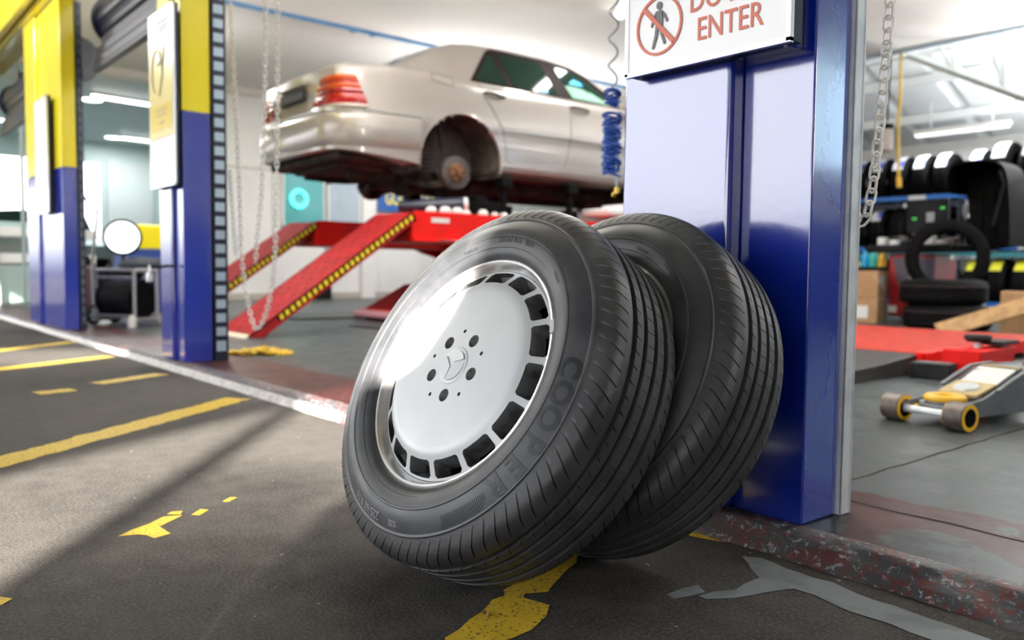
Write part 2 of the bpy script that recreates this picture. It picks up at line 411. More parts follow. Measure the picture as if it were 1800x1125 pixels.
mark('painted_patch', [[(-1.786, .45), (-1.835, .525), (-1.868, .565), (-1.855, .60), (-1.83, .575), (-1.80, .535), (-1.775, .535), (-1.738, .54), (-1.728, .505), (-1.76, .50), (-1.775, .485)], [(-1.878, .575), (-1.862, .60), (-1.885, .612), (-1.895, .59)],
     [(-1.83, .628), (-1.86, .662), (-1.875, .65), (-1.845, .618)], [(-1.895, .72), (-1.92, .752), (-1.93, .738), (-1.905, .708)], [(-1.60, .19), (-1.553, .228), (-1.535, .213), (-1.575, .17)]], YLINE, jag=.006)
mark('painted_patch', [[(-1.335, 1.42), (-1.20, 1.25), (-1.12, 1.10), (-1.03, .94), (-1.045, .905), (-1.035, .89), (-.985, .905), (-.955, .87), (-.93, .82), (-.93, .74), (-.945, .68), (-.99, .70), (-1.035, .80), (-1.065, .845), (-1.06, .875), (-1.085, .885), (-1.09, .915), (-1.15, .93), (-1.20, .98), (-1.27, 1.08), (-1.39, 1.30)]], YLINE, jag=.009)
mark('painted_patch', [[(-1.13, 1.36), (-1.02, 1.385), (-1.00, 1.40), (-1.12, 1.40)]], YLINE, jag=.005)
GREYP = mat('worn_grey_floor_paint', (.17, .19, .20), .6, spec=.2, var=(.12, .135, .14), vscale=14)
mark('painted_patch', [[(-.875, 1.085), (-.86, 1.15), (-.885, 1.165), (-.90, 1.13), (-.895, 1.09)],
     [(-.862, 1.13), (-.84, 1.20), (-.845, 1.28), (-.90, 1.33), (-.93, 1.355), (-.90, 1.375), (-.78, 1.36), (-.60, 1.345), (-.35, 1.33), (-.15, 1.30), (-.15, 1.24), (-.40, 1.25), (-.60, 1.27), (-.70, 1.275), (-.775, 1.285), (-.80, 1.23), (-.815, 1.17), (-.845, 1.12)]], GREYP, jag=.012)
# walls
def panel_wall(name, c0, c1, m): o = MB().box(c0, c1).build(name, m); return structure(o)
panel_wall('wall_left', (XL - .15, 4.15, 0), (XL, Y1 + .15, 3.4), WHITE)
panel_wall('wall_annex', (XL - .15, 2.0, 3.12), (XL - .001, 4.15, 3.4), WHITE)            # header over the opening to the annex
panel_wall('wall_back', (XL - .15, Y1, 0), (XR + .15, Y1 + .15, 2.52), WHITE)
rw_ = MB(); rw_.box((XR, 1.6, 1.2), (XR + .15, Y1 + .15, 1.9)); rw_.box((XR, 1.6, 3.3), (XR + .15, Y1 + .15, 4.2)); rw_.box((XR, 1.6, 1.9), (XR + .15, 8.6, 3.3)); rw_.box((XR, 12.6, 1.9), (XR + .15, Y1 + .15, 3.3)); structure(MB().box((XR, 1.6, 0), (XR + .15, Y1 + .15, 1.2)).build('reflection_dado', mat('navy_reflection_tone', (.02, .04, .14), .5)))  # unseen lower wall darkened to keep the pillar's reflections dark
structure(rw_.build('wall_right', WHITE))
fg = bpy.data.materials.new('frosted_fill_pane'); fg.use_nodes = True; ft = fg.node_tree; ft.nodes.clear(); fo = ft.nodes.new('ShaderNodeOutputMaterial'); fb = ft.nodes.new('ShaderNodeBsdfTranslucent'); fb.inputs[0].default_value = (.40, .49, .56, 1); ft.links.new(fb.outputs[0], fo.inputs[0])
w3 = structure(MB().box((XR + .05, 8.6, 1.9), (XR + .051, 12.6, 3.3)).build('fill_window', fg)); b = MB(); [b.box((XR + .02, y - .03, 1.9), (XR + .08, y + .03, 3.3)) for y in (8.6, 9.9, 11.2, 12.57)]; b.build('window_frame', WHITE, w3)  # unseen window added to light the pillar side and ceiling
jn = MB()                                                                                 # panel joints of the left wall
for y in (5.45, 6.98, 7.22, 8.55, 9.9, 11.3): jn.box((XL, y - .012, .12), (XL + .006, y + .012, 3.2))
jn.box((XL, 4.15, 2.035), (XL + .008, 5.62, 2.065)); jn.box((XL, 7.3, 2.2), (XL + .008, 13, 2.23))
structure(jn.build('trim_1', mat('wall_joint_grey', (.50, .49, .47), .7)))
structure(MB().box((XL, 4.15, .05), (XL + .02, Y1, .15)).build('baseboard_left', mat('beige_skirting', (.42, .38, .33), .6)))
pl = MB()
for y0, y1 in ((6.98, 7.22), (4.15, 4.32)): pl.box((XL, y0, .05), (XL + .09, y1, 3.2))
structure(pl.build('trim_2', WHITE))
# ceilings
ce = MB().box((-8.42, 1.6, 3.2), (XR, 10.0, 3.28)).build('ceiling', CEIL); structure(ce)
structure(MB().box((XL - .15, 1.6, 3.235), (-8.42, 10.0, 3.3)).build('ceiling_far', CEILG))
structure(MB().box((XL - .15, 10, 3.235), (-8.42, Y1, 3.3)).build('ceiling_corner', CEILG))
structure(MB().box((-21, 1.6, 3.235), (XL - .15, 10.0, 3.3)).build('ceiling_annex', TEALC))
bm_ = MB(); bm_.box((-8.385, 1.6, 3.165), (-8.345, 10, 3.25))
for y in (4.6, 4.85): bm_.box((-8.40, y, 3.150), (-8.33, y + .05, 3.17))
structure(bm_.build('trim_3', STEELB))
co = MB().box((XL, 1.9, 3.13), (XL + .10, 10, 3.235)); structure(co.build('trim_4', mat('cornice_grey', (.62, .60, .57), .6)))
# annex seen through the bay: end wall with bright openings
structure(MB().box((-20.15, 1.6, 0), (-20, 2.4, 3.3)).build('wall_annex_end', TEALC))
aw = MB(); aw.box((-20.15, 1.6, 2.80), (-20, 10, 3.3)); aw.box((-20.15, 1.6, 0), (-20, 10, 1.05)); aw.box((-20.15, 4.86, 1.05), (-20, 4.98, 2.8)); aw.box((-20.15, 5.9, 1.05), (-20, 6.5, 2.8)); aw.box((-20.15, 8.0, 1.05), (-20, 10, 2.8)); aw.box((-20.15, 2.4, 1.05), (-20, 2.6, 2.8))
structure(aw.build('wall_annex_window', TEALC))
structure(MB().box((-20, 4.95, 1.42), (-19.94, 5.92, 2.86)).build('window_1', mat('pale_grey_blind', (.55, .60, .60), .6)))
structure(MB().box((-20.6, 1.4, 0), (-12.55, 1.6, 1.0)).build('wall_annex_front', GREENG))
structure(MB().box((-21, 10, 0), (XL - .15, 10.1, 3.3)).build('wall_annex_back', WHITE))
# sheeted roof beyond the flat ceiling
rows = []
for i in range(261):
    x = XL - .15 + (XR - XL + .3) * i / 260; rib = .022 if i % 13 in (0, 1) else 0.0
    rows.append([(x, 13.1, 2.50 + rib), (x, 9.9, 3.72 + rib)])
rf = MB().grid(rows); rf2 = MB().grid([[(p[0], p[1], p[2] + .05) for p in r] for r in rows])
structure(MB().add(rf.v, rf.f).add(rf2.v, rf2.f).build('roof_sheet', ROOFS))
structure(MB().box((-8.42, 10.0, 3.2), (XR, 10.06, 3.8)).build('wall_bulkhead', CEIL))
structure(MB().box((-8.42, 9.93, 3.165), (XR, 10.0, 3.205)).build('trim_5', mat('grey_blue_edge', (.30, .38, .46), .5)))
pu = MB()
for y, z in ((12.2, 2.80), (11.3, 3.14)): pu.box((XL, y - .03, z - .10), (XR, y + .03, z + .02))
structure(pu.build('trim_6', ROOFS))
# front: lintel, yellow fascia and an unseen canopy sized to limit sky light
structure(MB().box((-40, 1.50, 2.62), (12, 1.62, 3.6)).build('wall_front', YEL))
fa = MB(); fa.box((-40, 1.33, 2.66), (12, 1.50, 3.45)); fa.box((-40, 1.315, 2.625), (12, 1.345, 2.675)); fa.box((-40, 1.40, 2.60), (12, 1.50, 2.64))
structure(fa.build('trim_7', YEL))
structure(MB().box((-40, -3.7, 3.42), (14, 1.33, 3.6)).build('unseen_canopy', mat('canopy_underside', (.34, .34, .34), .8)))
structure(MB().box((-40, 1.44, 0), (-15.2, 1.6, 2.62)).build('wall_front_left', GREENG))
structure(MB().box((2.4, 1.44, 0), (12, 1.62, 2.62)).build('wall_front_right', WHITE))
# unseen slabs and a post added behind the camera to shape the sunlight
def sun_blocker(name, sil, along, thick, m):
    """upright slab across the sun's heading; sil = (n, hh) outline of the shade it throws"""
    b = MB(); b.prism([sun_pt(n_, hh, along) if hh > -50 else Vector((*(SD * along + SN * n_).xy, 0)) for n_, hh in sil], SD * -thick)
    return structure(b.build(name, m))
G = -99
sun_blocker('shade_slab_near', [(-.41, G), (-.41, .60), (-.395, .666), (-.355, .72), (-.27, .915), (-.20, .925), (-.16, .945), (-.11, 1.02), (-.07, 1.10), (.02, 1.28), (.3, 1.7), (.8, 2.05), (5.0, 2.05), (5.0, G)], -1.6, .18, BLOCKER)  # added slab, outline shaped for the shade on wheel and ground
sun_blocker('shade_post', [(-.86, G), (-.86, 1.72), (-.765, 1.72), (-.765, G)], -3.4, .10, BLOCKER)  # unseen post added for the dark band on the ground
sc_b = MB(); h_ = -.35; pit = .040                                                     # unseen slatted screen added to dim the low sun
while h_ < .80:
    sc_b.prism([sun_pt(a, b, -6.5) for a, b in ((-.82, h_), (-.82, h_ + .0345), (-.385, h_ + .0345), (-.385, h_))], SD * -.02); h_ += pit if h_ < .42 else pit + max(0, h_ - .50) * .20
for a in (-.82, -.40): sc_b.prism([sun_pt(a, .80, -6.5), sun_pt(a + .015, .80, -6.5), Vector((*(SD * -6.5 + SN * (a + .015)).xy, 0)), Vector((*(SD * -6.5 + SN * a).xy, 0))], SD * -.03)
structure(sc_b.build('shade_screen', BLOCKER))
sun_blocker('shade_slab_mid', [(-9.5, .40), (-1.7, .60), (-1.307, .80), (-.90, 1.19), (-.5, 1.45), (-.5, 2.4), (-1.6, 2.6), (-2.2, 2.6), (-2.28, 1.90), (-2.5, 1.64), (-3.4, 1.70), (-9.5, 1.76)], -4.2, .12, BLOCKER)  # added slab, outline shaped to bound the sunlit asphalt
sun_blocker('shade_slab_high', [(-2.2, 2.6), (-2.34, 1.92), (-2.66, 2.04), (-3.4, 2.0), (-9.5, 2.2), (-9.5, 3.9), (-2.6, 3.7)], -4.4, .12, BLOCKER)  # added slab that closes the far sun streak from above
# ================================================================== wheels
SIDE = [(.206, .080), (.2185, .0955), (.222, .1005), (.229, .1045), (.236, .1062), (.2368, .1078), (.244, .1098), (.250, .1108), (.2550, .1112), (.2562, .1126), (.2590, .1126), (.2602, .1110), (.266, .1103), (.273, .1088), (.280, .1062), (.288, .1025), (.2955, .0985), (.2972, .0988), (.2998, .0985), (.3012, .0958)]
SHO = [(.3065, .0935), (.312, .0914), (.3175, .0892), (.323, .0864), (.3275, .0832), (.3312, .0790), (.3338, .0740), (.3353, .0685)]
def sidez(r):
    for a, b in zip(SIDE, SIDE[1:]):
        if a[0] <= r <= b[0]: return a[1] + (b[1] - a[1]) * (r - a[0]) / (b[0] - a[0] + 1e-9)
    return SIDE[-1][1]
def tyre_mesh(npitch=84, lod=1):
    """tread with four circumferential grooves, slanted shoulder slots and fine cuts across the ribs"""
    gro = [(.043, .0052), (.0145, .0040), (-.0145, .0040), (-.043, .0052)]
    zs = set()
    for c, h in gro: zs |= {c - h - .0012, c - h, c + h, c + h + .0012, c}
    for k in range(-15, 16): zs.add(k * .0042)
    zs = sorted((z for z in zs if abs(z) < .064), reverse=True)
    prof = [(r, z, 's') for r, z in SIDE] + [(r, z, 'h') for r, z in SHO] + [(.338 - .32 * z * z, z, 't') for z in zs] + [(r, -z, 'h') for r, z in reversed(SHO)] + [(r, -z, 's') for r, z in reversed(SIDE)]
    fr = [0, .445, .475, .525, .555, .80] if lod else [0, .5]
    vs = []; m = len(prof); N = npitch * len(fr)
    for p in range(npitch):
        for fi, f in enumerate(fr):
            for r, z, k in prof:
                a = (p + f) * 2 * pi / npitch; d = 0
                if k != 's':
                    az = abs(z)
                    if az > .046: a += ((az - .05) * 1.6 + max(0, az - .074) ** 2 * 90) * (1 if z > 0 else -1)
                    for c, h in gro:
                        if abs(z - c) <= h + 1e-6: d = .0072
                    if not d and fi in (2, 3):
                        if .059 < az < .0937: d = .0050 * min(1, (az - .059) / .008, (.0945 - az) / .006)
                        elif .021 < z < .037: d = .0026 * min(1, (z - .026) / .004) if z > .027 else 0; 
                        elif abs(z) < .009: d = .0009
                        elif -.037 < z < -.021: d = .0009
                    if .019 < z < .038: a += (z - .03) * 1.5
                rr = r - d; vs.append((rr * cos(a), rr * sin(a), z))
    fs = []
    for i in range(N):
        j = (i + 1) % N
        for k in range(m - 1): fs.append((i * m + k, j * m + k, j * m + k + 1, i * m + k + 1))
    return vs, fs
def simple_tyre(R=.33, W=.21, ri=.215, n=72, grooves=3):
    h = W / 2; s = R / .33
    pr = [(ri, h * .80), (ri + .012, h * .93), (ri + (R - ri) * .42, h), (R - .035 * s, h * .93), (R - .012 * s, h * .78), (R - .003, h * .62)]
    for k in range(grooves):
        c = h * .5 * (1 - 2 * k / max(1, grooves - 1)); pr += [(R, c + .006), (R - .007, c + .0045), (R - .007, c - .0045), (R, c - .006)]
    pr += [(r, -z) for r, z in pr[5::-1]] + [(ri - .004, -h * .7), (R - .02, -h * .6), (R - .015, 0), (R - .02, h * .6), (ri - .004, h * .7)]
    return MB().lathe(pr, n, close=True)
def bend(vs, r0, ang, lift):
    """lettering wrapped on the sidewall: clockwise, tops outwards"""
    out = []
    for v in vs:
        r = r0 + v.y; a = ang - v.x / r0; out.append(Vector((r * cos(a), r * sin(a), sidez(r) + lift + v.z)))
    return out
def subdiv_tri(vs, fs, maxlen=.006):
    bm = bmesh.new(); bv = [bm.verts.new(v) for v in vs]
    for f in fs:
        try: bm.faces.new([bv[i] for i in f])
        except ValueError: pass
    bmesh.ops.triangulate(bm, faces=bm.faces)
    for _ in range(4):
        e = [e for e in bm.edges if e.calc_length() > maxlen]
        if not e: break
        bmesh.ops.subdivide_edges(bm, edges=e, cuts=1)
    bmesh.ops.triangulate(bm, faces=bm.faces)
    bm.verts.index_update(); r = [v.co.copy() for v in bm.verts], [tuple(x.index for x in f.verts) for f in bm.faces]; bm.free(); return r
def make_wheel():
    root = empty('wheel', 'car wheel with silver slotted alloy rim leaning in front, its face to the forecourt', 'wheel')
    v, f = tyre_mesh(); ty = MB().add(v, f).build('tyre', RUBT, root, smooth=True, angle=32)
    ty.data.materials.append(rubber('sheen_sidewall_rubber', (.030, .032, .036), (.055, .057, .062), .42))  # sidewall tone raised bluish to carry the grazing sky sheen
    for p in ty.data.polygons:
        if math.hypot(p.center.x, p.center.y) < .3005 and abs(p.center.z) > .05: p.material_index = 1
    # raised lettering and hatching on the sidewall (sub-parts of the tyre)
    LET = rubber('lettering_rubber', (.040, .043, .050), (.07, .073, .08), .42)
    g = NG('hatched_lettering_rubber'); x = g.sep(); wv = g.t.nodes.new('ShaderNodeTexWave'); wv.inputs['Scale'].default_value = 130; wv.bands_direction = 'Y'; g.link(g.co, wv.inputs['Vector'])
    g.set('Base Color', g.ramp(wv.outputs['Fac'], (.45, (.003, .003, .004)), (.75, (.028, .031, .040)))); g.set('Roughness', .45); HAT = g.m
    b = MB()
    for ch, a in zip('COOPER', (5.2, -3.4, -12.0, -21.0, -30.0, -39.0)):
        tv, tf = subdiv_tri(*text_mesh(ch, .047, bold=.0016, xs=1.0)); b.add(bend(tv, .2590 if False else .2625, radians(a), .0008), tf)
    b.build('brand_lettering', HAT, ty)
    LW = rubber('worn_pale_lettering_rubber', (.20, .205, .225), (.28, .285, .30), .5)
    for txt, size, r0, a in (('225/60 R16', .0195, .2785, -105.5), ('SIZE', .0125, .2805, -87.5)):
        b = MB(); tv, tf = subdiv_tri(*text_mesh(txt, size, bold=.0002)); b.add(bend(tv, r0, radians(a), .0009), tf); b.build('size_lettering', LW, ty)
    LD = rubber('dark_lettering_rubber', (.010, .010, .011), (.016, .016, .017), .6)
    for txt, size, r0, a in (('225/60 R16  98W', .0145, .2455, 82), ('TUBELESS', .0085, .2405, 111), ('RADIAL', .008, .2435, 45)):
        b = MB(); tv, tf = subdiv_tri(*text_mesh(txt, size, bold=.0001)); b.add(bend(tv, r0, radians(a), .0007), tf); b.build('size_lettering', LD, ty)
    b = MB()
    for a0, a1, st in ((56, 19, 1.9), (168, 196, 1.9)):
        a = a0; b = MB()
        while (a > a1) if a0 > a1 else (a < a1):
            t_ = (a - a0) / (a1 - a0); r0 = .2765 + .006 * (1 - t_ if a0 < 180 and a0 < 100 else t_); r1 = .2945
            p = []
            for q in range(5):
                u = q / 4; r = r0 + (r1 - r0) * u; an = radians(a - 5.5 * u); p.append((r * cos(an), r * sin(an), sidez(r) + .0003))
            b.tube(p, .00055, 5); a += st if a1 > a0 else -st
        b.build('sidewall_hatching', LET, ty)
    b = MB()
    for k in range(26):
        an = -44 - k * .75; p = []
        for q in range(4):
            r = .2755 + .0195 * q / 3 * (1 if k > 3 else .5 + k / 7); p.append((r * cos(radians(an)), r * sin(radians(an)), sidez(r) + .0002))
        b.tube(p, .0005, 4)
    b.build('sidewall_hatching', LET, ty)
    # rim
    rim = MB().lathe([(.203, -.100), (.207, -.098), (.2075, -.09), (.196, -.07), (.184, -.04), (.180, .0), (.184, .045), (.194, .066), (.2003, .0775), (.2035, .0815), (.2065, .0870), (.2090, .0935), (.2112, .0962), (.2150, .0968), (.2178, .0945), (.2188, .0900), (.212, .080), (.205, .05), (.203, -.1)], 128).build('rim', RIML, root, smooth=True, angle=40)
    zr = lambda r: .1035 + (.1020 - .1035) * (r - .150) / .010 if r < .160 else (.1020 + (.0965 - .1020) * (r - .160) / .0095 if r < .1695 else .0965 + (.0790 - .0965) * (r - .1695) / .031)
    RR = [.150, .155, .160, .1655, .1695, .1730, .1785, .186, .1925, .1965, .2005]; AA = [-11.25, -9.35, -8.0, -5, -2, 2, 5, 8.0, 9.35]
    b = MB(); wl = MB()
    for s in range(16):
        base = s * 22.5
        P = lambda a, r, dz=0: Vector((r * cos(radians(base + a)), r * sin(radians(base + a)), zr(r) + dz))
        cols = AA + [11.25]
        for i in range(len(cols) - 1):
            for k in range(len(RR) - 1):
                ins = cols[i] >= -9.36 and cols[i + 1] <= 9.36 and RR[k] >= .1694 and RR[k + 1] <= .1966
                if not ins: b.add([P(cols[i], RR[k]), P(cols[i + 1], RR[k]), P(cols[i + 1], RR[k + 1]), P(cols[i], RR[k + 1])], [(0, 1, 2, 3)])
        for sg in (-1, 1):
            b.add([P(sg * 9.35, .1695), P(sg * 8, .1695), P(sg * 9.35, .1730)], [(0, 1, 2)]); b.add([P(sg * 9.35, .1965), P(sg * 8, .1965), P(sg * 9.35, .1925)], [(0, 1, 2)])
        loop = [(a, .1695) for a in (-8, -5, -2, 2, 5, 8)] + [(9.35, .173), (9.35, .1785), (9.35, .186), (9.35, .1925)] + [(a, .1965) for a in (8, 5, 2, -2, -5, -8)] + [(-9.35, .1925), (-9.35, .186), (-9.35, .1785), (-9.35, .173)]
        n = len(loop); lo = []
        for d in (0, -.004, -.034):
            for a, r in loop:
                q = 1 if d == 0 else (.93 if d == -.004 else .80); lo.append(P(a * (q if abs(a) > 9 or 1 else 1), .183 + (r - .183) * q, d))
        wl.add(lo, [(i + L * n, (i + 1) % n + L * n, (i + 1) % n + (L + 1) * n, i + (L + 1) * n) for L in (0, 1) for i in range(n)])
    bm = bmesh.new(); me = bpy.data.meshes.new('slotted_ring'); me.from_pydata(b.v, [], b.f); bm.from_mesh(me); bmesh.ops.remove_doubles(bm, verts=bm.verts, dist=1e-5); bmesh.ops.recalc_face_normals(bm, faces=bm.faces)
    bm.to_mesh(me); bm.free(); me.materials.append(RIMP); o = bpy.data.objects.new('slotted_ring', me); COL.objects.link(o); o.parent = rim; sm(me, 40)
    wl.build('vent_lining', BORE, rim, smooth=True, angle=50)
    MB().lathe([(0.001, .02), (.178, .02), (.178, .015), (.001, .015)], 48).build('slot_shade_disc', BLACKP, rim)  # black disc added behind the slots for their dark depth
    # face disc with bolt holes cut in
    disc = MB().lathe([(.0005, .1068), (.02, .1067), (.06, .1062), (.10, .1054), (.135, .1045), (.150, .1035), (.150, .060), (.0005, .060)], 160).build('wheel_face', RIMP, root, smooth=True, angle=40)
    cu = MB()
    for k in range(5):
        a = radians(-10.5 + 72 * k); p = Vector((.056 * cos(a), .056 * sin(a), 0)); cu.tube([p + Vector((0, 0, .092)), p + Vector((0, 0, .12))], [.0085, .0150], 28)
        a = radians(25.5 + 72 * k); p = Vector((.0665 * cos(a), .0665 * sin(a), 0)); cu.tube([p + Vector((0, 0, .095)), p + Vector((0, 0, .12))], .0038, 14)
    cut = cu.build('cutter', BORE); bo = disc.modifiers.new('holes', 'BOOLEAN'); bo.operation = 'DIFFERENCE'; bo.object = cut; bo.solver = 'EXACT'
    dg = bpy.context.evaluated_depsgraph_get(); nm = bpy.data.meshes.new_from_object(disc.evaluated_get(dg)); disc.modifiers.clear(); disc.data = nm; bpy.data.objects.remove(cut); sm(nm, 30)
    if not nm.materials: nm.materials.append(RIMP)
    nm.materials.append(HOLE)
    for p in nm.polygons:
        c = p.center; rr = math.hypot(c.x, c.y)
        if c.z < .1058 - .25 * max(0, rr - .06) * 0 and rr < .09 and c.z > .07 and abs(p.normal.z) < .95 or (rr < .09 and .07 < c.z < .103): p.material_index = len(nm.materials) - 1
    # centre cap: flat button with a three-armed emblem standing between sunk sectors
    cap = MB().lathe([(.0005, .1085), (.030, .1082), (.0345, .1076), (.0362, .106)], 64).build('centre_cap', RIMP, root, smooth=True)
    ec = MB()
    for k in range(3):
        a0 = 22 + 120 * k; top = []; bot = []
        for q in range(13):
            a = radians(a0 + 6 + (120 - 12) * q / 12); top.append(Vector((.0285 * cos(a), .0285 * sin(a), .1086)))
        am = radians(a0 + 60); c0 = Vector((.006 * cos(am), .006 * sin(am), .1086)); c1 = Vector((.006 * cos(am), .006 * sin(am), .1112))
        # low ramp rising to the arm on one flank, as the moulded badge does
        edge = [Vector((v.x, v.y, .1087 + .0022 * (1 - i / 12))) for i, v in enumerate(top)]
        n0 = len(edge); ec.add(edge + [Vector((c1.x, c1.y, .1100))] + top + [c0], [(i, i + 1, n0) for i in range(n0 - 1)] + [(i, n0 + 1 + i, n0 + 2 + i, i + 1) for i in range(n0 - 1)] + [(0, n0, 2 * n0 + 1, n0 + 1), (n0 - 1, 2 * n0, 2 * n0 + 1, n0)])
    ec.build('emblem', RIMP, cap)
    w_ = MB()
    for q in range(6):
        a = radians(22.5 + q * 1.1); a2 = radians(22.5 + (q + 1) * 1.1)
        vs = [Vector((r * cos(t), r * sin(t), z)) for t in (a, a2) for r, z in ((.2075, .0915), (.2105, .0985), (.2195, .0988), (.2205, .0930))]
        w_.add(vs, [(0, 1, 5, 4), (1, 2, 6, 5), (2, 3, 7, 6), (0, 3, 2, 1), (4, 5, 6, 7)])
    w_.build('balance_weight', mat('lead_grey', (.40, .41, .43), .5, metal=.4), rim)
    va = MB().cyl((.163 * cos(1.9), .163 * sin(1.9), .06), (.168 * cos(1.9), .168 * sin(1.9), .093), .004, 10); va.build('valve', BLACKR, rim)
    return root
N1 = Vector((.0136, -.8803, .4743)).normalized(); F1 = Vector((-1.1775, .848, CAM_H - .163))
wheel1 = make_wheel(); wheel1.matrix_world = frame_from(F1 - N1 * .105 - Vector((0, 0, .005)), N1)
wheel2 = copy_tree(wheel1)
wheel2['label'] = 'tyred car wheel behind the silver one, propped against the blue pillar with its tread showing'
for o in (wheel1, wheel2): o['group'] = 'wheels propped against the pillar'
N2 = Vector((-.009, -.8972, .4415)).normalized(); C2 = Vector((-1.1415, 1.1000, .3815)) - N2 * .0135 - Vector((0, 0, .0009))
m2 = frame_from(C2 - N2 * .0958, N2) @ Matrix.Rotation(radians(-40), 4, 'Z'); wheel2.matrix_world = m2

# ================================================================== pillars, signs and door guides
def pillar(name_label, x0, x1, xm, lab_top=1.34, y_l=1.432, y_r=1.475, y_b=1.60):
    """two welded box sections, the one further along the front standing proud"""
    p = empty('pillar', name_label, 'pillar', ((x0 + x1) / 2, 1.5, .05))
    def seg(z0, z1, m, nm):
        b = MB(); off = Vector((-(x0 + x1) / 2, -1.5, -.05)); T = Matrix.Translation(off)
        b.box((x0, y_l, z0), (xm, y_b - .015, z1), T); b.build(nm, m, p, bevel=.012, seg=4)
        c = MB(); c.box((xm, y_r, z0), (x1, y_b, z1), T); c.build(nm, m, p, bevel=.004)
    seg(.05, lab_top, BLUE, 'blue_section'); seg(lab_top, 2.62, YEL, 'yellow_section')
    return p
pillar('glossy blue steel pillar that the two wheels lean towards', -1.333, -.877, -1.037)
pillar('blue and yellow pillar beside the yellow chain heap', -4.72, -4.404, -4.526, 1.345, y_r=1.452)
pillar('blue and yellow pillar beside the hose reel cart', -8.41, -7.126, -7.945, 1.30, y_r=1.452, y_b=1.555)
pillar('blue and yellow pillar at the far end of the shopfront', -11.75, -11.30, -11.5, 1.34)
def door_guide(x, label, slots, y0=1.60, wd=.055):
    b = empty('door_guide', label, 'door rail', (x, y0, .05))
    r = MB(); r.box((-.03, 0, 0), (0, .004, 2.5)); r.box((-.004, 0, 0), (0, wd, 2.5)); r.box((-.03, wd - .004, 0), (.003, wd, 2.5))
    if slots:
        s = MB(); z = .06; s.box((-.001, .012, .05), (.002, wd - .012, 2.48))
        while z < 2.45: r.box((.001, .004, z + .046), (.004, wd - .004, z + .073)); z += .073
        s.build('slot_plate', mat('bright_slot_zinc', (.34, .43, .52), .4, metal=.3) if slots == 1 else mat('dull_slot_zinc', (.05, .065, .09), .5), b)
    r.build('channel', GALV if not slots else DARKST, b, bevel=.0015 if not slots else 0)
    return b
door_guide(-.866, 'galvanised door guide rail fixed to the blue pillar the wheels lean on', False, 1.602, .035)
door_guide(-4.392, 'slotted steel door rail on the pillar beside the yellow chain heap', 1, 1.602, .075)
door_guide(-7.115, 'dark slotted door rail on the pillar beside the hose reel cart', 2, 1.557, .045)
# hanging box sign on the near pillar
def sign_box(label, x0, x1, y0, y1, z0, z1, loc_name='sign'):
    s = empty(loc_name, label, 'sign', ((x0 + x1) / 2, y1, z0)); T = Matrix.Translation(Vector((-(x0 + x1) / 2, -y1, -z0)))
    MB().box((x0, y0 + .004, z0), (x1, y1, z1), T).build('case', DARKST, s, bevel=.003)
    fr = MB(); t = .007
    fr.box((x0 - .002, y0, z0 - .002), (x1 + .002, y0 + .012, z0 + t), T); fr.box((x0 - .002, y0, z1 - t), (x1 + .002, y0 + .012, z1 + .002), T); fr.box((x0 - .002, y0, z0), (x0 + t, y0 + .012, z1), T); fr.box((x1 - t, y0, z0), (x1 + .002, y0 + .012, z1), T)
    fr.build('frame', ALU, s)
    MB().box((x0 + .004, y0 + .002, z0 + .004), (x1 - .004, y0 + .006, z1 - .004), T).build('face', SIGNW, s)
    return s, T
ns, T = sign_box('white box sign with a crossed out walking figure on the blue pillar', -1.287, -.881, 1.388, 1.432, .975, 1.86)
br = MB(); br.box((-1.037, 1.432, .978), (-.905, 1.476, 1.84), T); br.build('bracket', BLUE, ns, bevel=.003)
yf = 1.3885
def flat(b, pts, y=yf, th=.0012): b.prism([(x, y, z) for x, z in pts], (0, -th, 0), T)
cx, cz, ro, ri_ = -1.1935, 1.0685, .0622, .0564
ring = MB()
for k in range(64):
    a0, a1 = 2 * pi * k / 64, 2 * pi * (k + 1) / 64
    flat(ring, [(cx + ri_ * cos(a0), cz + ri_ * sin(a0)), (cx + ri_ * cos(a1), cz + ri_ * sin(a1)), (cx + ro * cos(a1), cz + ro * sin(a1)), (cx + ro * cos(a0), cz + ro * sin(a0))])
d = .0035; q = .0575 * .7071
flat(ring, [(cx - q - d, cz + q - d), (cx - q + d, cz + q + d), (cx + q + d, cz - q + d), (cx + q - d, cz - q - d)], yf - .0012)
ring.build('prohibition_ring', SIGNR, ns)
man = MB()
flat(man, [(cx + .0005 + .0075 * cos(t * pi / 10), cz + .041 + .0085 * sin(t * pi / 10)) for t in range(20)])
for poly in ([(-.008, .031), (.008, .031), (.0115, .024), (.010, .000), (-.0085, .000), (-.010, .022)],
             [(-.009, .029), (-.018, .016), (-.022, .000), (-.018, -.001), (-.0145, .013), (-.008, .018)], [(.009, .029), (.018, .020), (.024, .006), (.020, .003), (.015, .014), (.009, .017)],
             [(-.0085, .001), (.000, .001), (-.003, -.020), (-.013, -.047), (-.0185, -.046), (-.011, -.020)], [(.001, .001), (.010, .001), (.011, -.018), (.0195, -.039), (.0145, -.042), (.005, -.020)]):
    flat(man, [(cx + a, cz + b_) for a, b_ in poly])
man.build('walking_figure', SIGNG, ns)
for txt, x, z in (('ENTER', -1.016, 1.0165), ('DO NOT', -1.008, 1.0765)):
    tv, tf = text_mesh(txt, .0655, bold=.0003, xs=.80 if txt == 'ENTER' else .80); b = MB()
    b.add([T @ Vector((x + v.x, yf - .0006, z + v.y)) for v in tv], tf); b.build('lettering', SIGNR, ns)
sc = MB()
for x in (-1.265, -.905): sc.cyl(T @ Vector((x, 1.415, .975)), T @ Vector((x, 1.415, .972)), .004, 10)
sc.build('screw', GALV, ns)
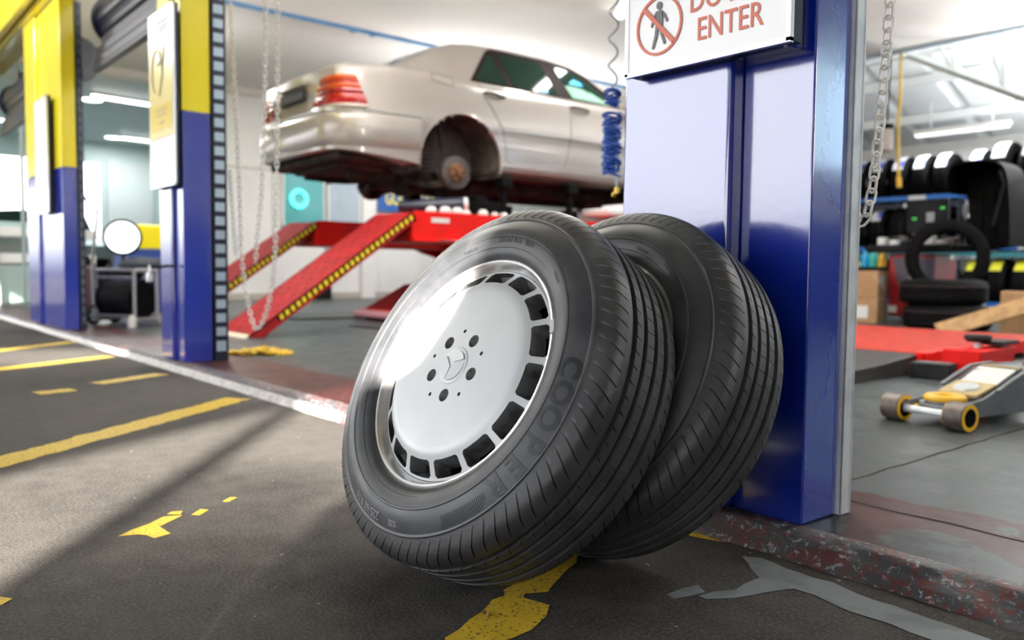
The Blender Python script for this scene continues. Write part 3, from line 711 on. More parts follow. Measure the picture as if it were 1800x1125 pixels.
def tall_sign(label, x0, x1, y0, y1, pale=True):
    s, T = sign_box(label, x0, x1, y0, y1, .962, 1.865); D = Matrix.Translation((0, y0 - 1.335, 0)); T = T @ D
    if pale:
        MB().box((x0 + .004, 1.3335, 1.215), (x1 - .004, 1.336, 1.70), T).build('printed_panel', SIGNY, s)
        MB().box((x0 + .03, 1.3325, 1.255), (x1 - .03, 1.334, 1.385), T).build('printed_band', SIGNY2, s)
        b = MB(); c0 = ((x0 + x1) / 2 - .06, 1.56)
        P = [(c0[0] + .07 * cos(radians(a)), 1.332, c0[1] + .11 * sin(radians(a))) for a in range(70, 262, 12)]; b.tube([T @ Vector(p) for p in P], .005, 6)
        for a, c in (((.06, .10), (.10, -.02)), ((.02, .03), (.13, .06)), ((.10, -.02), (.05, -.13)), ((.13, .11), (.10, .0))): b.tube([T @ Vector((c0[0] + a[0], 1.332, c0[1] + a[1])), T @ Vector((c0[0] + c[0], 1.332, c0[1] + c[1]))], .005, 6)
        b.build('printed_figure', mat('faded_grey_print', (.45, .42, .34), .5), s)
        b = MB()
        for x, z, w_ in ((.11, 1.35, .17), (.13, 1.325, .15), (.17, 1.285, .08)): b.box((x0 + x, 1.3315, z), (x0 + x + w_, 1.333, z + .014), T)
        b.build('printed_text_lines', mat('olive_print', (.40, .33, .06), .5), s)
        b = MB()
        for x, z, w_ in ((.10, 1.80, .20), (.15, 1.775, .17), (.15, 1.755, .14)): b.box((x0 + x, 1.3325, z), (x0 + x + w_, 1.334, z + .010), T)
        b.build('printed_text_lines', mat('pale_grey_print', (.6, .6, .66), .5), s)
    return s
tall_sign('tall white and yellow box sign on the pillar beside the yellow chain heap', -4.74, -4.353, 1.395, 1.424)
tall_sign('tall white box sign with a black case on the pillar beside the hose reel cart', -7.812, -7.353, 1.395, 1.43, False)

# ================================================================== roller shutters
def shutter(label, x0, x1):
    r = empty('roller_shutter', label, 'roller shutter', ((x0 + x1) / 2, 1.86, 2.43)); L = (x1 - x0) / 2
    b = MB(); pr = []
    for k in range(0, 40):
        a = 2 * pi * k / 40; rr = .175 + (.006 if k % 4 < 2 else -.004); pr.append((rr * cos(a), rr * sin(a)))
    b.prism([(-L, y, z) for y, z in pr], (2 * L, 0, 0)); b.build('rolled_curtain', NAVY, r)
    b = MB()
    for k, (y, z) in enumerate(((-.13, -.13), (-.165, -.22), (-.18, -.30))): b.box((-L, y - .012, z - .075), (L, y + .012, z - .005))
    b.box((-L, -.20, -.41), (L, -.15, -.375)); b.build('hanging_slats', NAVY, r, bevel=.008)
    for s in (-1, 1):
        b = MB(); b.cyl((s * L, 0, 0), (s * (L + .02), 0, 0), .21, 36); b.cyl((s * L, 0, 0), (s * (L + .04), 0, 0), .10, 24); b.build('end_bracket', DARKST, r, bevel=.004)
    return r
shutter('dark rolled up shutter over the bay beside the hose reel cart', -7.02, -4.78)
shutter('dark rolled up shutter over the far end bay', -11.25, -8.50)

# ================================================================== chains
def link_pts(L, W_, n=20):
    pts = []; h = (L - W_) / 2; r = W_ / 2
    for k in range(n):
        a = 2 * pi * k / n; c, s = cos(a), sin(a); pts.append(Vector((r * c, 0, r * s + (h if s >= 0 else -h))))
    return pts
def chain_along(path, pitch, L, W_, wire, each):
    """calls each(k, matrix) for links laid along a polyline"""
    P = [Vector(p) for p in path]; seg = [(P[i + 1] - P[i]).length for i in range(len(P) - 1)]; tot = sum(seg); k = 0; d = pitch / 2
    while d < tot:
        t = d; i = 0
        while i < len(seg) - 1 and t > seg[i]: t -= seg[i]; i += 1
        p = P[i].lerp(P[i + 1], min(1, t / seg[i])); z = (P[i + 1] - P[i]).normalized()
        x = (Vector((RT.x, RT.y, 0)) if k % 2 == 0 else Vector((FW.x, FW.y, 0))); x = Matrix.Rotation(.35 * (1 if k % 2 else -.3), 3, 'Z') @ x
        x = (x - z * x.dot(z)).normalized(); y = z.cross(x); m = Matrix((x, y, z)).transposed().to_4x4(); m.translation = p; each(k, m); k += 1; d += pitch
def smooth_path(pts, n=8):
    P = [Vector(p) for p in pts]; out = []
    for i in range(len(P) - 1):
        a, b, c, d = P[max(i - 1, 0)], P[i], P[i + 1], P[min(i + 2, len(P) - 1)]
        for k in range(n):
            t = k / n; out.append(.5 * ((2 * b) + (c - a) * t + (2 * a - 5 * b + 4 * c - d) * t * t + (3 * b - a - 3 * c + d) * t ** 3))
    out.append(P[-1]); return out
ch = empty('chain', 'white chain hanging in a loop at the door rail of the blue pillar', 'chain', (-.86, 1.72, 1.3))
lk = MB().tube(link_pts(.0335, .0185), .0027, 8, closed=True); proto = lk.build('chain_link', mat('warm_lit_chain', (.88, .86, .78), .35, var=(.80, .78, .70), vscale=60), None, smooth=True, angle=80); first = [proto]  # warm light on this chain put into its paler colour
def near_link(k, m):
    o = first.pop() if first else proto.copy()
    if o.name not in COL.objects: COL.objects.link(o)
    o.parent = ch; o.matrix_local = Matrix.Translation(-Vector((-.86, 1.72, 1.3))) @ m
chain_along(smooth_path([(-.80, 1.72, 2.60), (-.84, 1.72, 1.60), (-.859, 1.72, 1.112), (-.867, 1.72, .939), (-.879, 1.72, .764), (-.888, 1.72, .695), (-.898, 1.72, .662), (-.912, 1.72, .664), (-.921, 1.72, .695), (-.926, 1.71, .735), (-.922, 1.69, .775), (-.90, 1.648, .83)]), .0254, .0335, .0185, .0027, near_link)
def far_chain(label, path, grp='chains hanging by the door rail', m=CHAINW, sc_=1.0):
    b = MB(); chain_along(smooth_path(path), .026 * sc_, .036 * sc_, .020 * sc_, .003, lambda k, mm: b.add([mm @ v for v in LK], LKF))
    o = b.build('chain', m, smooth=True, angle=80); return tag(o, label, 'chain')
_l = MB().tube(link_pts(.036, .020, 12), .0034, 6, closed=True); LK = [Vector(v) for v in _l.v]; LKF = _l.f
far_chain('long white chain draped in a loop almost to the floor by the door rail', [(-4.50, 1.75, 3.0), (-4.503, 1.75, 1.981), (-4.407, 1.75, 1.063), (-4.379, 1.75, .607), (-4.30, 1.75, .36), (-4.198, 1.75, .227), (-4.08, 1.75, .30), (-3.995, 1.75, .463), (-3.943, 1.75, .745), (-3.905, 1.75, 1.839), (-3.90, 1.75, 3.0)])
far_chain('shorter white chain hanging straight between the two falls of the loop', [(-4.10, 1.78, 3.0), (-4.114, 1.78, 1.889), (-4.167, 1.78, 1.043), (-4.23, 1.78, .75), (-4.275, 1.78, .56)])
far_chain('thin grey chain hanging close beside the slotted door rail', [(-4.40, 1.70, 1.05), (-4.37, 1.70, .85), (-4.335, 1.70, .62)], m=CHAINZ, sc_=.6)
hp = MB()
random.seed(11)
for k in range(150):
    u = random.uniform(-1, 1); r = random.uniform(-1, 1) * (1 - abs(u) ** 2) ** .5
    p = Vector((-4.60, 1.945, 0)) + Vector((RT.x, RT.y, 0)) * u * .17 + Vector((-RT.y, RT.x, 0)) * r * .10
    m = Matrix.Translation((p.x, p.y, .056 + random.random() * .03 * (1 - abs(u)))) @ Matrix.Rotation(random.uniform(0, 6.3), 4, 'Z') @ Matrix.Rotation(radians(90) + random.uniform(-.5, .5), 4, 'X')
    hp.add([m @ (v * 1.25) for v in LK], LKF)
tag(hp.build('chain_heap', CHAINY, smooth=True, angle=80), 'heap of yellow plastic chain lying on the floor by the pillar', 'chain')
# padlock hasp on the pillar
pd = empty('padlock_hasp', 'chromed padlock and hasp sticking out of the blue and yellow pillar', 'padlock', (-4.55, 1.43, .55))
MB().tube([(.05, .0, .0), (.02, -.02, 0), (-.0, -.05, -.005), (-.01, -.085, -.01)], .008, 10).build('hasp', DARKST, pd, smooth=True)
MB().box((-.035, -.115, -.085), (.005, -.085, -.035)).build('padlock_body', CHAINZ, pd, bevel=.006)
MB().tube([(-.025, -.10, -.04), (-.025, -.10, -.01), (-.015, -.10, .002), (-.005, -.10, -.01), (-.005, -.10, -.04)], .005, 8).build('shackle', CHAINZ, pd, smooth=True)
# ================================================================== car on the lift  (car frame: x = side, y = along from the rear bumper, z up from wheel level)
def lerp_tab(tab, s):
    if s <= tab[0][0]: return tab[0][1]
    for a, b in zip(tab, tab[1:]):
        if s <= b[0]:
            t = (s - a[0]) / (b[0] - a[0]); return a[1] + (b[1] - a[1]) * t
    return tab[-1][1]
HW = [(0, .60), (.03, .70), (.07, .775), (.13, .82), (.25, .862), (.5, .895), (.9, .922), (1.3, .935), (3.6, .935), (4.3, .915), (4.75, .86), (5.0, .76), (5.11, .60)]
ZB = [(0, .40), (.1, .36), (.8, .26), (1.0, .25), (4.5, .25), (5.1, .30)]
ZT = [(0, .96), (.06, 1.00), (.10, 1.045), (.65, 1.085), (1.0, 1.085), (1.4, 1.045), (3.2, 1.015), (3.6, .995), (4.4, .90), (4.9, .80), (5.11, .66)]
hw = lambda s: lerp_tab(HW, s); zb = lambda s: lerp_tab(ZB, s); zt = lambda s: lerp_tab(ZT, s)
def section(s):
    w_, b, t = hw(s), zb(s), zt(s); pts = [(0, b), (w_ * .6, b), (w_ - .07, b + .002), (w_ - .03, b + .02), (w_ - .012, b + .055)]
    n = 16
    for k in range(n):
        z = b + .09 + (t - .075 - b - .09) * k / (n - 1); u = (z - .60)
        x = w_ - (.010 if z < .60 else .0) - max(0, u) ** 2 * .22 - max(0, .45 - z) * .06; pts.append((x, z))
    x = pts[-1][0]; crown = .022 if s < 1.2 or s > 3.3 else .03
    pts += [(x - .012, t - .045), (x - .032, t - .020), (x - .062, t - .006), (x - .11, t + .002), (x * .55, t + crown * .8), (0, t + crown)]
    return pts
def side_x(s, z):
    p = section(s)
    for a, b in zip(p[3:], p[4:]):
        if a[1] <= z <= b[1]: return a[0] + (b[0] - a[0]) * (z - a[1]) / (b[1] - a[1] + 1e-9)
    return p[-3][0]
car = empty('car', 'pearl beige saloon car raised on the red lift with its road wheels off', 'car', (0, 0, 0))
yaw = radians(-1.55); car.matrix_world = Matrix.Translation((-6.903, 4.413, 1.173)) @ Matrix.Rotation(yaw, 4, 'Z') @ Matrix.Translation((0, -1.2, 0))
ARCH = [(1.2, .31, .425), (4.24, .31, .425)]
st = [.06, .075, .09, .11, .14, .18, .24, .3] + [.34 + .03 * k for k in range(156)]
st = [s for s in st if s < 5.02] + [5.05, 5.08, 5.10, 5.11]
rows = []
for s in st:
    row = []
    for x, z in section(s):
        y = s
        if x > .5:
            for c, zc, R in ARCH:
                dy, dz = s - c, z - zc; d = math.hypot(dy, dz)
                if abs(d - R) < .022 and z > .2: y = c + dy * R / d; z = zc + dz * R / d
        row.append((x, y, z))
    rows.append(row)
def car_body():
    b = MB()
    for sg in (1, -1):
        n = len(rows[0]); base = len(b.v)
        b.v += [(sg * x, y, z) for r in rows for x, y, z in r]
        for i in range(len(rows) - 1):
            for k in range(n - 1):
                q = [rows[i][k], rows[i][k + 1], rows[i + 1][k + 1], rows[i + 1][k]]
                my = sum(p[1] for p in q) / 4; mz = sum(p[2] for p in q) / 4; mx = sum(p[0] for p in q) / 4
                if mx > .55 and any(math.hypot(my - c, mz - zc) < R - .004 for c, zc, R in ARCH): continue
                f = [base + i * n + k, base + i * n + k + 1, base + (i + 1) * n + k + 1, base + (i + 1) * n + k]
                b.f.append(tuple(f))
        for r0, i0 in ((rows[0], 0), (rows[-1], (len(rows) - 1) * n)):
            b.f.append(tuple(base + i0 + k for k in range(n)))
    me = bpy.data.meshes.new('body'); me.from_pydata(b.v, [], b.f); bm = bmesh.new(); bm.from_mesh(me)
    bmesh.ops.remove_doubles(bm, verts=bm.verts, dist=.0015); bmesh.ops.recalc_face_normals(bm, faces=bm.faces); bm.to_mesh(me); bm.free()
    me.materials.append(PEARL); o = bpy.data.objects.new('body', me); COL.objects.link(o); o.parent = car; sm(me, 38); return o
body = car_body()
# greenhouse
RZ = [(.60, 1.10), (.75, 1.175), (.95, 1.285), (1.15, 1.385), (1.32, 1.445), (1.5, 1.472), (1.9, 1.492), (2.35, 1.488), (2.7, 1.462), (2.95, 1.405), (3.15, 1.32), (3.4, 1.18), (3.62, 1.045)]
RWD = [(.60, .62), (.95, .60), (1.3, .585), (1.6, .575), (2.4, .575), (3.0, .575), (3.4, .62), (3.62, .68)]
def gsec(s):
    z = lerp_tab(RZ, s); r = lerp_tab(RWD, s); b0 = zt(s) - .01; xb = section(s)[-3][0] + .012
    zs = max(b0 + .01, z - .045)
    p = [(xb, b0 - .02)]
    for k in range(9):
        t = k / 8; p.append((xb + (r + .045 - xb) * (t + .10 * t * (1 - t)), b0 + (zs - b0) * t))
    p += [(r + .015, zs + (z - zs) * .5), (r - .04, zs + (z - zs) * .78), (r * .5, z + .004), (0, z + .012)]
    return p
def gx(s, z):
    p = gsec(s)
    for a, b in zip(p, p[1:]):
        if a[1] <= z <= b[1]: return a[0] + (b[0] - a[0]) * (z - a[1]) / (b[1] - a[1] + 1e-9)
    return p[10][0]
g = MB(); gs = [.60 + .06 * k for k in range(51)]
for sg in (1, -1): g.grid([[(sg * x, s, z) for x, z in gsec(s)] for s in gs])
ro = g.build('roof', PEARL, car, smooth=True, angle=45)
def win(name, poly, m, off, parent, sides=(1, -1)):
    """a pane following the curve of the car's side"""
    for sg in sides:
        vs, fs = subdiv_tri([Vector((0, y, z)) for y, z in poly], [tuple(range(len(poly)))], .05)
        b = MB(); b.add([(sg * (gx(v.y, v.z) + off), v.y, v.z) for v in vs], fs); o = b.build(name, m, parent, smooth=True, angle=60)
    return o
win('window_surround', [(1.36, 1.062), (1.635, 1.40), (1.70, 1.434), (2.40, 1.437), (2.72, 1.412), (2.95, 1.345), (3.16, 1.225), (3.36, 1.062), (2.5, 1.052)], TRIMB, .004, car)
win('rear_quarter_glass', [(1.43, 1.085), (1.645, 1.36), (1.69, 1.375), (1.80, 1.083)], TINT, .008, car)
win('rear_door_glass', [(1.875, 1.083), (1.775, 1.382), (2.28, 1.390), (2.42, 1.076)], TINT, .008, car)
win('front_door_glass', [(2.61, 1.076), (2.47, 1.385), (2.70, 1.362), (2.90, 1.295), (3.08, 1.19), (3.26, 1.076)], TINT, .008, car)
win('lower_front_glass', [(2.615, 1.078), (2.555, 1.205), (2.70, 1.205), (2.90, 1.175), (3.08, 1.11), (3.14, 1.078)], TINTL, .0095, car, (1,))
b = MB()                                                     # seat cover seen through the glass
for P_ in ([(2.62, 1.235), (2.70, 1.285), (2.78, 1.27), (2.83, 1.235)], [(2.16, 1.082), (2.18, 1.125), (2.28, 1.145), (2.29, 1.082)]):
    b.add([(gx(y, z) + .0098, y, z) for y, z in P_], [(0, 1, 2, 3)])
b.build('blue_seat_cover', mat('bright_blue_cover', (.01, .33, .62), .5), car)
# rear screen and windscreen
for nm, s0, s1, k in (('rear_window', .80, 1.34, .80), ('windscreen', 2.98, 3.52, .86)):
    b = MB(); rws = []
    for q in range(9):
        s = s0 + (s1 - s0) * q / 8; z = lerp_tab(RZ, s); r = lerp_tab(RWD, s) * k; rws.append([(r * t, s, z + .010 + .012 * (1 - abs(t)) - .010 * t * t) for t in [-1 + .2 * j for j in range(11)]])
    b.grid(rws); b.build(nm, TINT, car, smooth=True)
# rear bumper, wrapping round to the wheel arches
def corner_path(out=0.0, s_end=.77):
    p = [(0.0, -.015 - out), (.35, -.010 - out), (.58, .005 - out), (.69, .03 - out * .8), (.765 + out * .5, .085 - out * .5), (.815 + out * .8, .16), (.857 + out, .28)]
    p += [(hw(s) + out, s) for s in (.42, .6, s_end)]; return p
rws = []
zz_ = [(.335, -.055), (.345, -.02), (.38, .006), (.44, .020), (.52, .026), (.58, .025), (.615, .018), (.635, .012), (.645, .0), (.65, -.03)]
path = corner_path(); P2 = [Vector((x, y, 0)) for x, y in path]; fine = smooth_path(P2, 5)
full = [Vector((-v.x, v.y, 0)) for v in reversed(fine)] + fine[1:]
def offset_path(pth, off):
    out = []
    for i, p in enumerate(pth):
        d = pth[min(i + 1, len(pth) - 1)] - pth[max(i - 1, 0)]; n_ = Vector((d.y, -d.x, 0)).normalized(); out.append(p + n_ * off)
    return out
def band(path_, levels, name, m, parent, drop=None):
    rws = []
    for z, off in levels:
        q = offset_path(path_, off); rws.append([(v.x, v.y, z - (0 if not drop else drop(v))) for v in q])
    return MB().grid(rws).build(name, m, parent, smooth=True, angle=50)
bump = band(full, [(z, o_) for z, o_ in zz_], 'rear_bumper', PEARL, car, drop=lambda v: max(0, (v.y - .05)) * .085 if False else 0)
band(full, [(.652, -.02), (.653, .006), (.672, .008), (.673, -.02)], 'bumper_trim_strip', mat('pale_bright_trim', (.62, .60, .57), .2, metal=.5, coat=.5), car)
# lower edge of the bumper skirt dips towards the arch
b = MB(); rws = []
for v in offset_path(full, .0):
    dip = max(0, abs(v.y) - .1) * .12 if v.y > .1 else 0
    rws.append([(v.x, v.y, .40), (v.x * .995, v.y, .345 - dip), (v.x * .96, v.y + .02, .335 - dip)])
b.grid(rws).build('bumper_skirt', PEARL, bump, smooth=True)
# tail lamps
bp = [(.36, .052), (.60, .045), (.70, .055), (.765, .080), (.805, .115), (.838, .18), (.858, .245), (.872, .30)]
bpf = smooth_path([Vector((x, y, 0)) for x, y in bp], 6)
def lamp(sg):
    L = [(bpf[i + 1] - bpf[i]).length for i in range(len(bpf) - 1)]; T = sum(L)
    def at(t):
        t *= T
        for i, l in enumerate(L):
            if t <= l: return bpf[i].lerp(bpf[i + 1], t / l)
            t -= l
        return bpf[-1]
    def strip(z0, z1, m, name, parent, off=.020):
        rws = []
        for q in range(4):
            z = z0 + (z1 - z0) * q / 3; u = (z - .69) / .24; ta, tb = .04 + .20 * max(0, u), 1.0 - .155 * max(0, u)
            pth = [at(ta + (tb - ta) * j / 26) for j in range(27)]; pth = offset_path(pth, off - .012 * max(0, u)); e = (.0 if 0 < q < 3 else -.006)
            rws.append([(sg * v.x, v.y, z) for v in offset_path(pth, e)])
        return MB().grid(rws).build(name, m, parent, smooth=True, angle=60)
    tl = strip(.705, .785, LENSR, 'tail_lamp', car); tl['label'] = 'red and amber lamp cluster'
    strip(.785, .83, mat('deep_red_lens', (.13, .002, .004), .2, spec=.3, coat=.1), 'red_lens', tl); strip(.83, .875, LENSO, 'amber_lens', tl); strip(.875, .895, LENSR, 'red_lens', tl); strip(.895, .938, LENSO, 'amber_lens', tl); strip(.672, .705, LENSW, 'clear_lens', tl, .022)
    for k, z in enumerate((.745, .805, .86)):
        p = offset_path([at(.10 + .03 * k), at(.12 + .03 * k)], .021)[0]; MB().lathe([(.0005, .006), (.012, .004), (.016, 0)], 14, Matrix.Translation((sg * (p.x + .06), p.y, z)) @ Matrix.Rotation(radians(90), 4, 'X')).build('lamp_reflector', mat('pale_pink_reflector', (.9, .55, .42), .2, coat=1), tl, smooth=True)
for sg in (1, -1): lamp(sg)
pl_ = MB().box((-.27, .028, .80), (.22, .052, .905)).build('number_plate', mat('dark_plate', (.012, .013, .015), .6, spec=.08), car, bevel=.004)
b = MB()
for k in range(6): x = -.21 + k * .068; b.box((x, .024, .825), (x + .045, .030, .88))
b.build('plate_characters', mat('grey_plate_print', (.10, .105, .115), .6, spec=.1), pl_)
MB().box((-.30, .02, .93), (.24, .06, .955)).build('plate_lamp_bar', mat('boot_grip_grey', (.25, .24, .22), .3), car, bevel=.006)
# panel gaps, mouldings and handles
def seam(pts, w_=.0045, name='panel_gap', m=SEAM, out=.0015, r=None):
    b = MB(); P = []
    for i in range(len(pts) - 1):
        for k in range(10): t = k / 10; P.append((pts[i][0] + (pts[i + 1][0] - pts[i][0]) * t, pts[i][1] + (pts[i + 1][1] - pts[i][1]) * t))
    P.append(pts[-1])
    for sg in (1, -1): MB().tube([(sg * (side_x(s, z) + out - w_ * .5), s, z) for s, z in P], w_, 6).build(name, m, car, smooth=True)
seam([(1.38, 1.03), (1.43, .93), (1.53, .80), (1.635, .64), (1.67, .52), (1.69, .36)])
seam([(2.46, 1.02), (2.47, .85), (2.46, .62), (2.44, .50), (2.39, .36)])
seam([(3.62, .98), (3.60, .62), (3.52, .36)])
seam([(1.69, .355), (3.52, .345)])
seam([(.90, 1.055), (1.11, 1.035), (1.115, .96), (.905, .985), (.90, 1.055)], .003)
seam([(.26, .660), (.78, .648)], .008, 'side_moulding', mat('moulding_groove', (.085, .075, .068), .5))
seam([(1.635, .635), (3.78, .622)], .008, 'side_moulding', mat('moulding_groove', (.085, .075, .068), .5))
for s0 in (1.44, 2.48):
    for sg in (1, -1):
        b = MB(); b.tube([(sg * (side_x(s0, .95) + .002), s0, .955), (sg * (side_x(s0, .95) + .028), s0 + .04, .953), (sg * (side_x(s0, .95) + .028), s0 + .19, .945), (sg * (side_x(s0, .95) + .002), s0 + .23, .942)], .014, 10)
        b.build('door_handle', mat('dark_brown_handle', (.035, .022, .018), .35, coat=.4), car, smooth=True)
for sg in (1,):
    b = MB(); b.tube([(sg * .90, 3.20, 1.04), (sg * 1.0, 3.18, 1.06)], .03, 10); b.box((.96, 3.10, 1.0), (1.12, 3.22, 1.15)); b.build('door_mirror', PEARL, car, bevel=.03, seg=3)
# arch lips, liners and underside
for c, zc, R in ARCH:
    for sg in (1, -1):
        b = MB(); pts = []
        for k in range(41):
            a = radians(-8 + 196 * k / 40); s, z = c + R * cos(a), zc + R * sin(a); pts.append((sg * (side_x(s, max(z, .3)) - .004), s, z))
        b.tube(pts, .010, 8); b.build('arch_lip', PEARL, body, smooth=True)
        b = MB(); b.grid([[(sg * x, c + (R + .012) * cos(radians(-12 + 204 * k / 30)), zc + (R + .012) * sin(radians(-12 + 204 * k / 30))) for x in (.45, .60, .80, .915)] for k in range(31)])
        b.add([(sg * .45, c + (R + .012) * cos(radians(-12 + 204 * k / 30)), zc + (R + .012) * sin(radians(-12 + 204 * k / 30))) for k in range(31)], [tuple(range(31))])
        b.build('wheel_arch_liner', mat('dark_arch_liner', (.040, .032, .028), .75, var=(.075, .06, .052), vscale=8, bump=.2), car, smooth=True, angle=60)
ub = MB()
ub.box((-.70, .10, .27), (.70, .78, .40)); ub.box((-.45, .22, .225), (.45, .74, .30)); ub.box((-.86, 1.62, .21), (-.70, 3.8, .30)); ub.box((.70, 1.62, .215), (.87, 3.8, .30)); ub.box((-.75, 1.6, .24), (.75, 3.9, .31)); ub.box((-.30, 1.7, .13), (.30, 3.9, .25)); ub.box((-.5, 3.8, .18), (.5, 4.9, .35))
ub.build('underbody', UNDER, car, bevel=.03, seg=2)
ex = MB(); ex.tube(smooth_path([(-.35, .30, .22), (-.36, .7, .21), (-.20, 1.0, .22), (-.12, 1.6, .12), (-.10, 3.6, .11)]), .03, 10); ex.tube([(.25, .42, .22), (.25, .46, .22), (.25, .86, .22), (.25, .9, .22)], [.04, .075, .075, .04], 16)
ex.build('exhaust', UNDER, car, smooth=True)
def hub(sg, s0, rear=True):
    z0 = .235 if rear else .24
    d = MB().lathe([(.045, .0), (.145, .0), (.150, -.004), (.150, -.022), (.145, -.026), (.045, -.026)], 48, Matrix.Translation((sg * .80, s0, z0)) @ Matrix.Rotation(radians(90) * sg, 4, 'Y')); d = d.build('brake_disc', DISC, car, smooth=True, angle=40)
    h = MB().lathe([(.0005, .05), (.03, .05), (.034, .046), (.036, .028), (.072, .024), (.082, .018), (.082, -.01)], 40, Matrix.Translation((sg * .80, s0, z0)) @ Matrix.Rotation(radians(90) * sg, 4, 'Y')); h.build('wheel_hub', RUST, d, smooth=True, angle=35)
    b = MB()
    for k in range(5): a = 2 * pi * k / 5; b.cyl((sg * .82, s0 + .056 * cos(a), z0 + .056 * sin(a)), (sg * .829, s0 + .056 * cos(a), z0 + .056 * sin(a)), .009, 10)
    b.build('bolt_hole', BLACKP, d)
    MB().lathe([(.05, 0), (.13, 0), (.15, .05), (.10, .09), (.05, .09)], 32, Matrix.Translation((sg * .77, s0, z0)) @ Matrix.Rotation(radians(-90) * sg, 4, 'Y')).build('hub_carrier', UNDER, car, smooth=True)
    c = MB(); pts = [(sg * (.58 + .055 * cos(t)), s0 - .20 + .055 * sin(t), .16 + t * .0062) for t in [k * .35 for k in range(130)]]; c.tube(pts, .010, 6); c.build('coil_spring', UNDER, car, smooth=True)
    c = MB(); c.tube([(sg * .70, s0 - .06, .20), (sg * .66, s0 - .10, .75)], .016, 10); c.tube([(sg * .68, s0 - .08, .45), (sg * .66, s0 - .10, .75)], .030, 12); c.build('shock_absorber', UNDER, car, smooth=True)
    c = MB(); c.tube(smooth_path([(sg * .76, s0 - .02, .15), (sg * .60, s0 - .16, .13), (sg * .32, s0 - .24, .20)]), .035, 10); c.tube([(sg * .76, s0, .15), (sg * .30, s0 + .28, .22)], .03, 10); c.tube([(sg * .74, s0, z0), (sg * .2, s0, .25)], .03, 10); c.build('suspension_arm', UNDER, car, smooth=True)
for sg in (1, -1): hub(sg, 1.22); hub(sg, 4.24, False)
sf = MB(); sf.box((-.55, 1.02, .16), (.55, 1.40, .25)); sf.tube([(-.18, 1.2, .2), (.18, 1.2, .2)], .12, 16); sf.build('subframe', UNDER, car, bevel=.02)

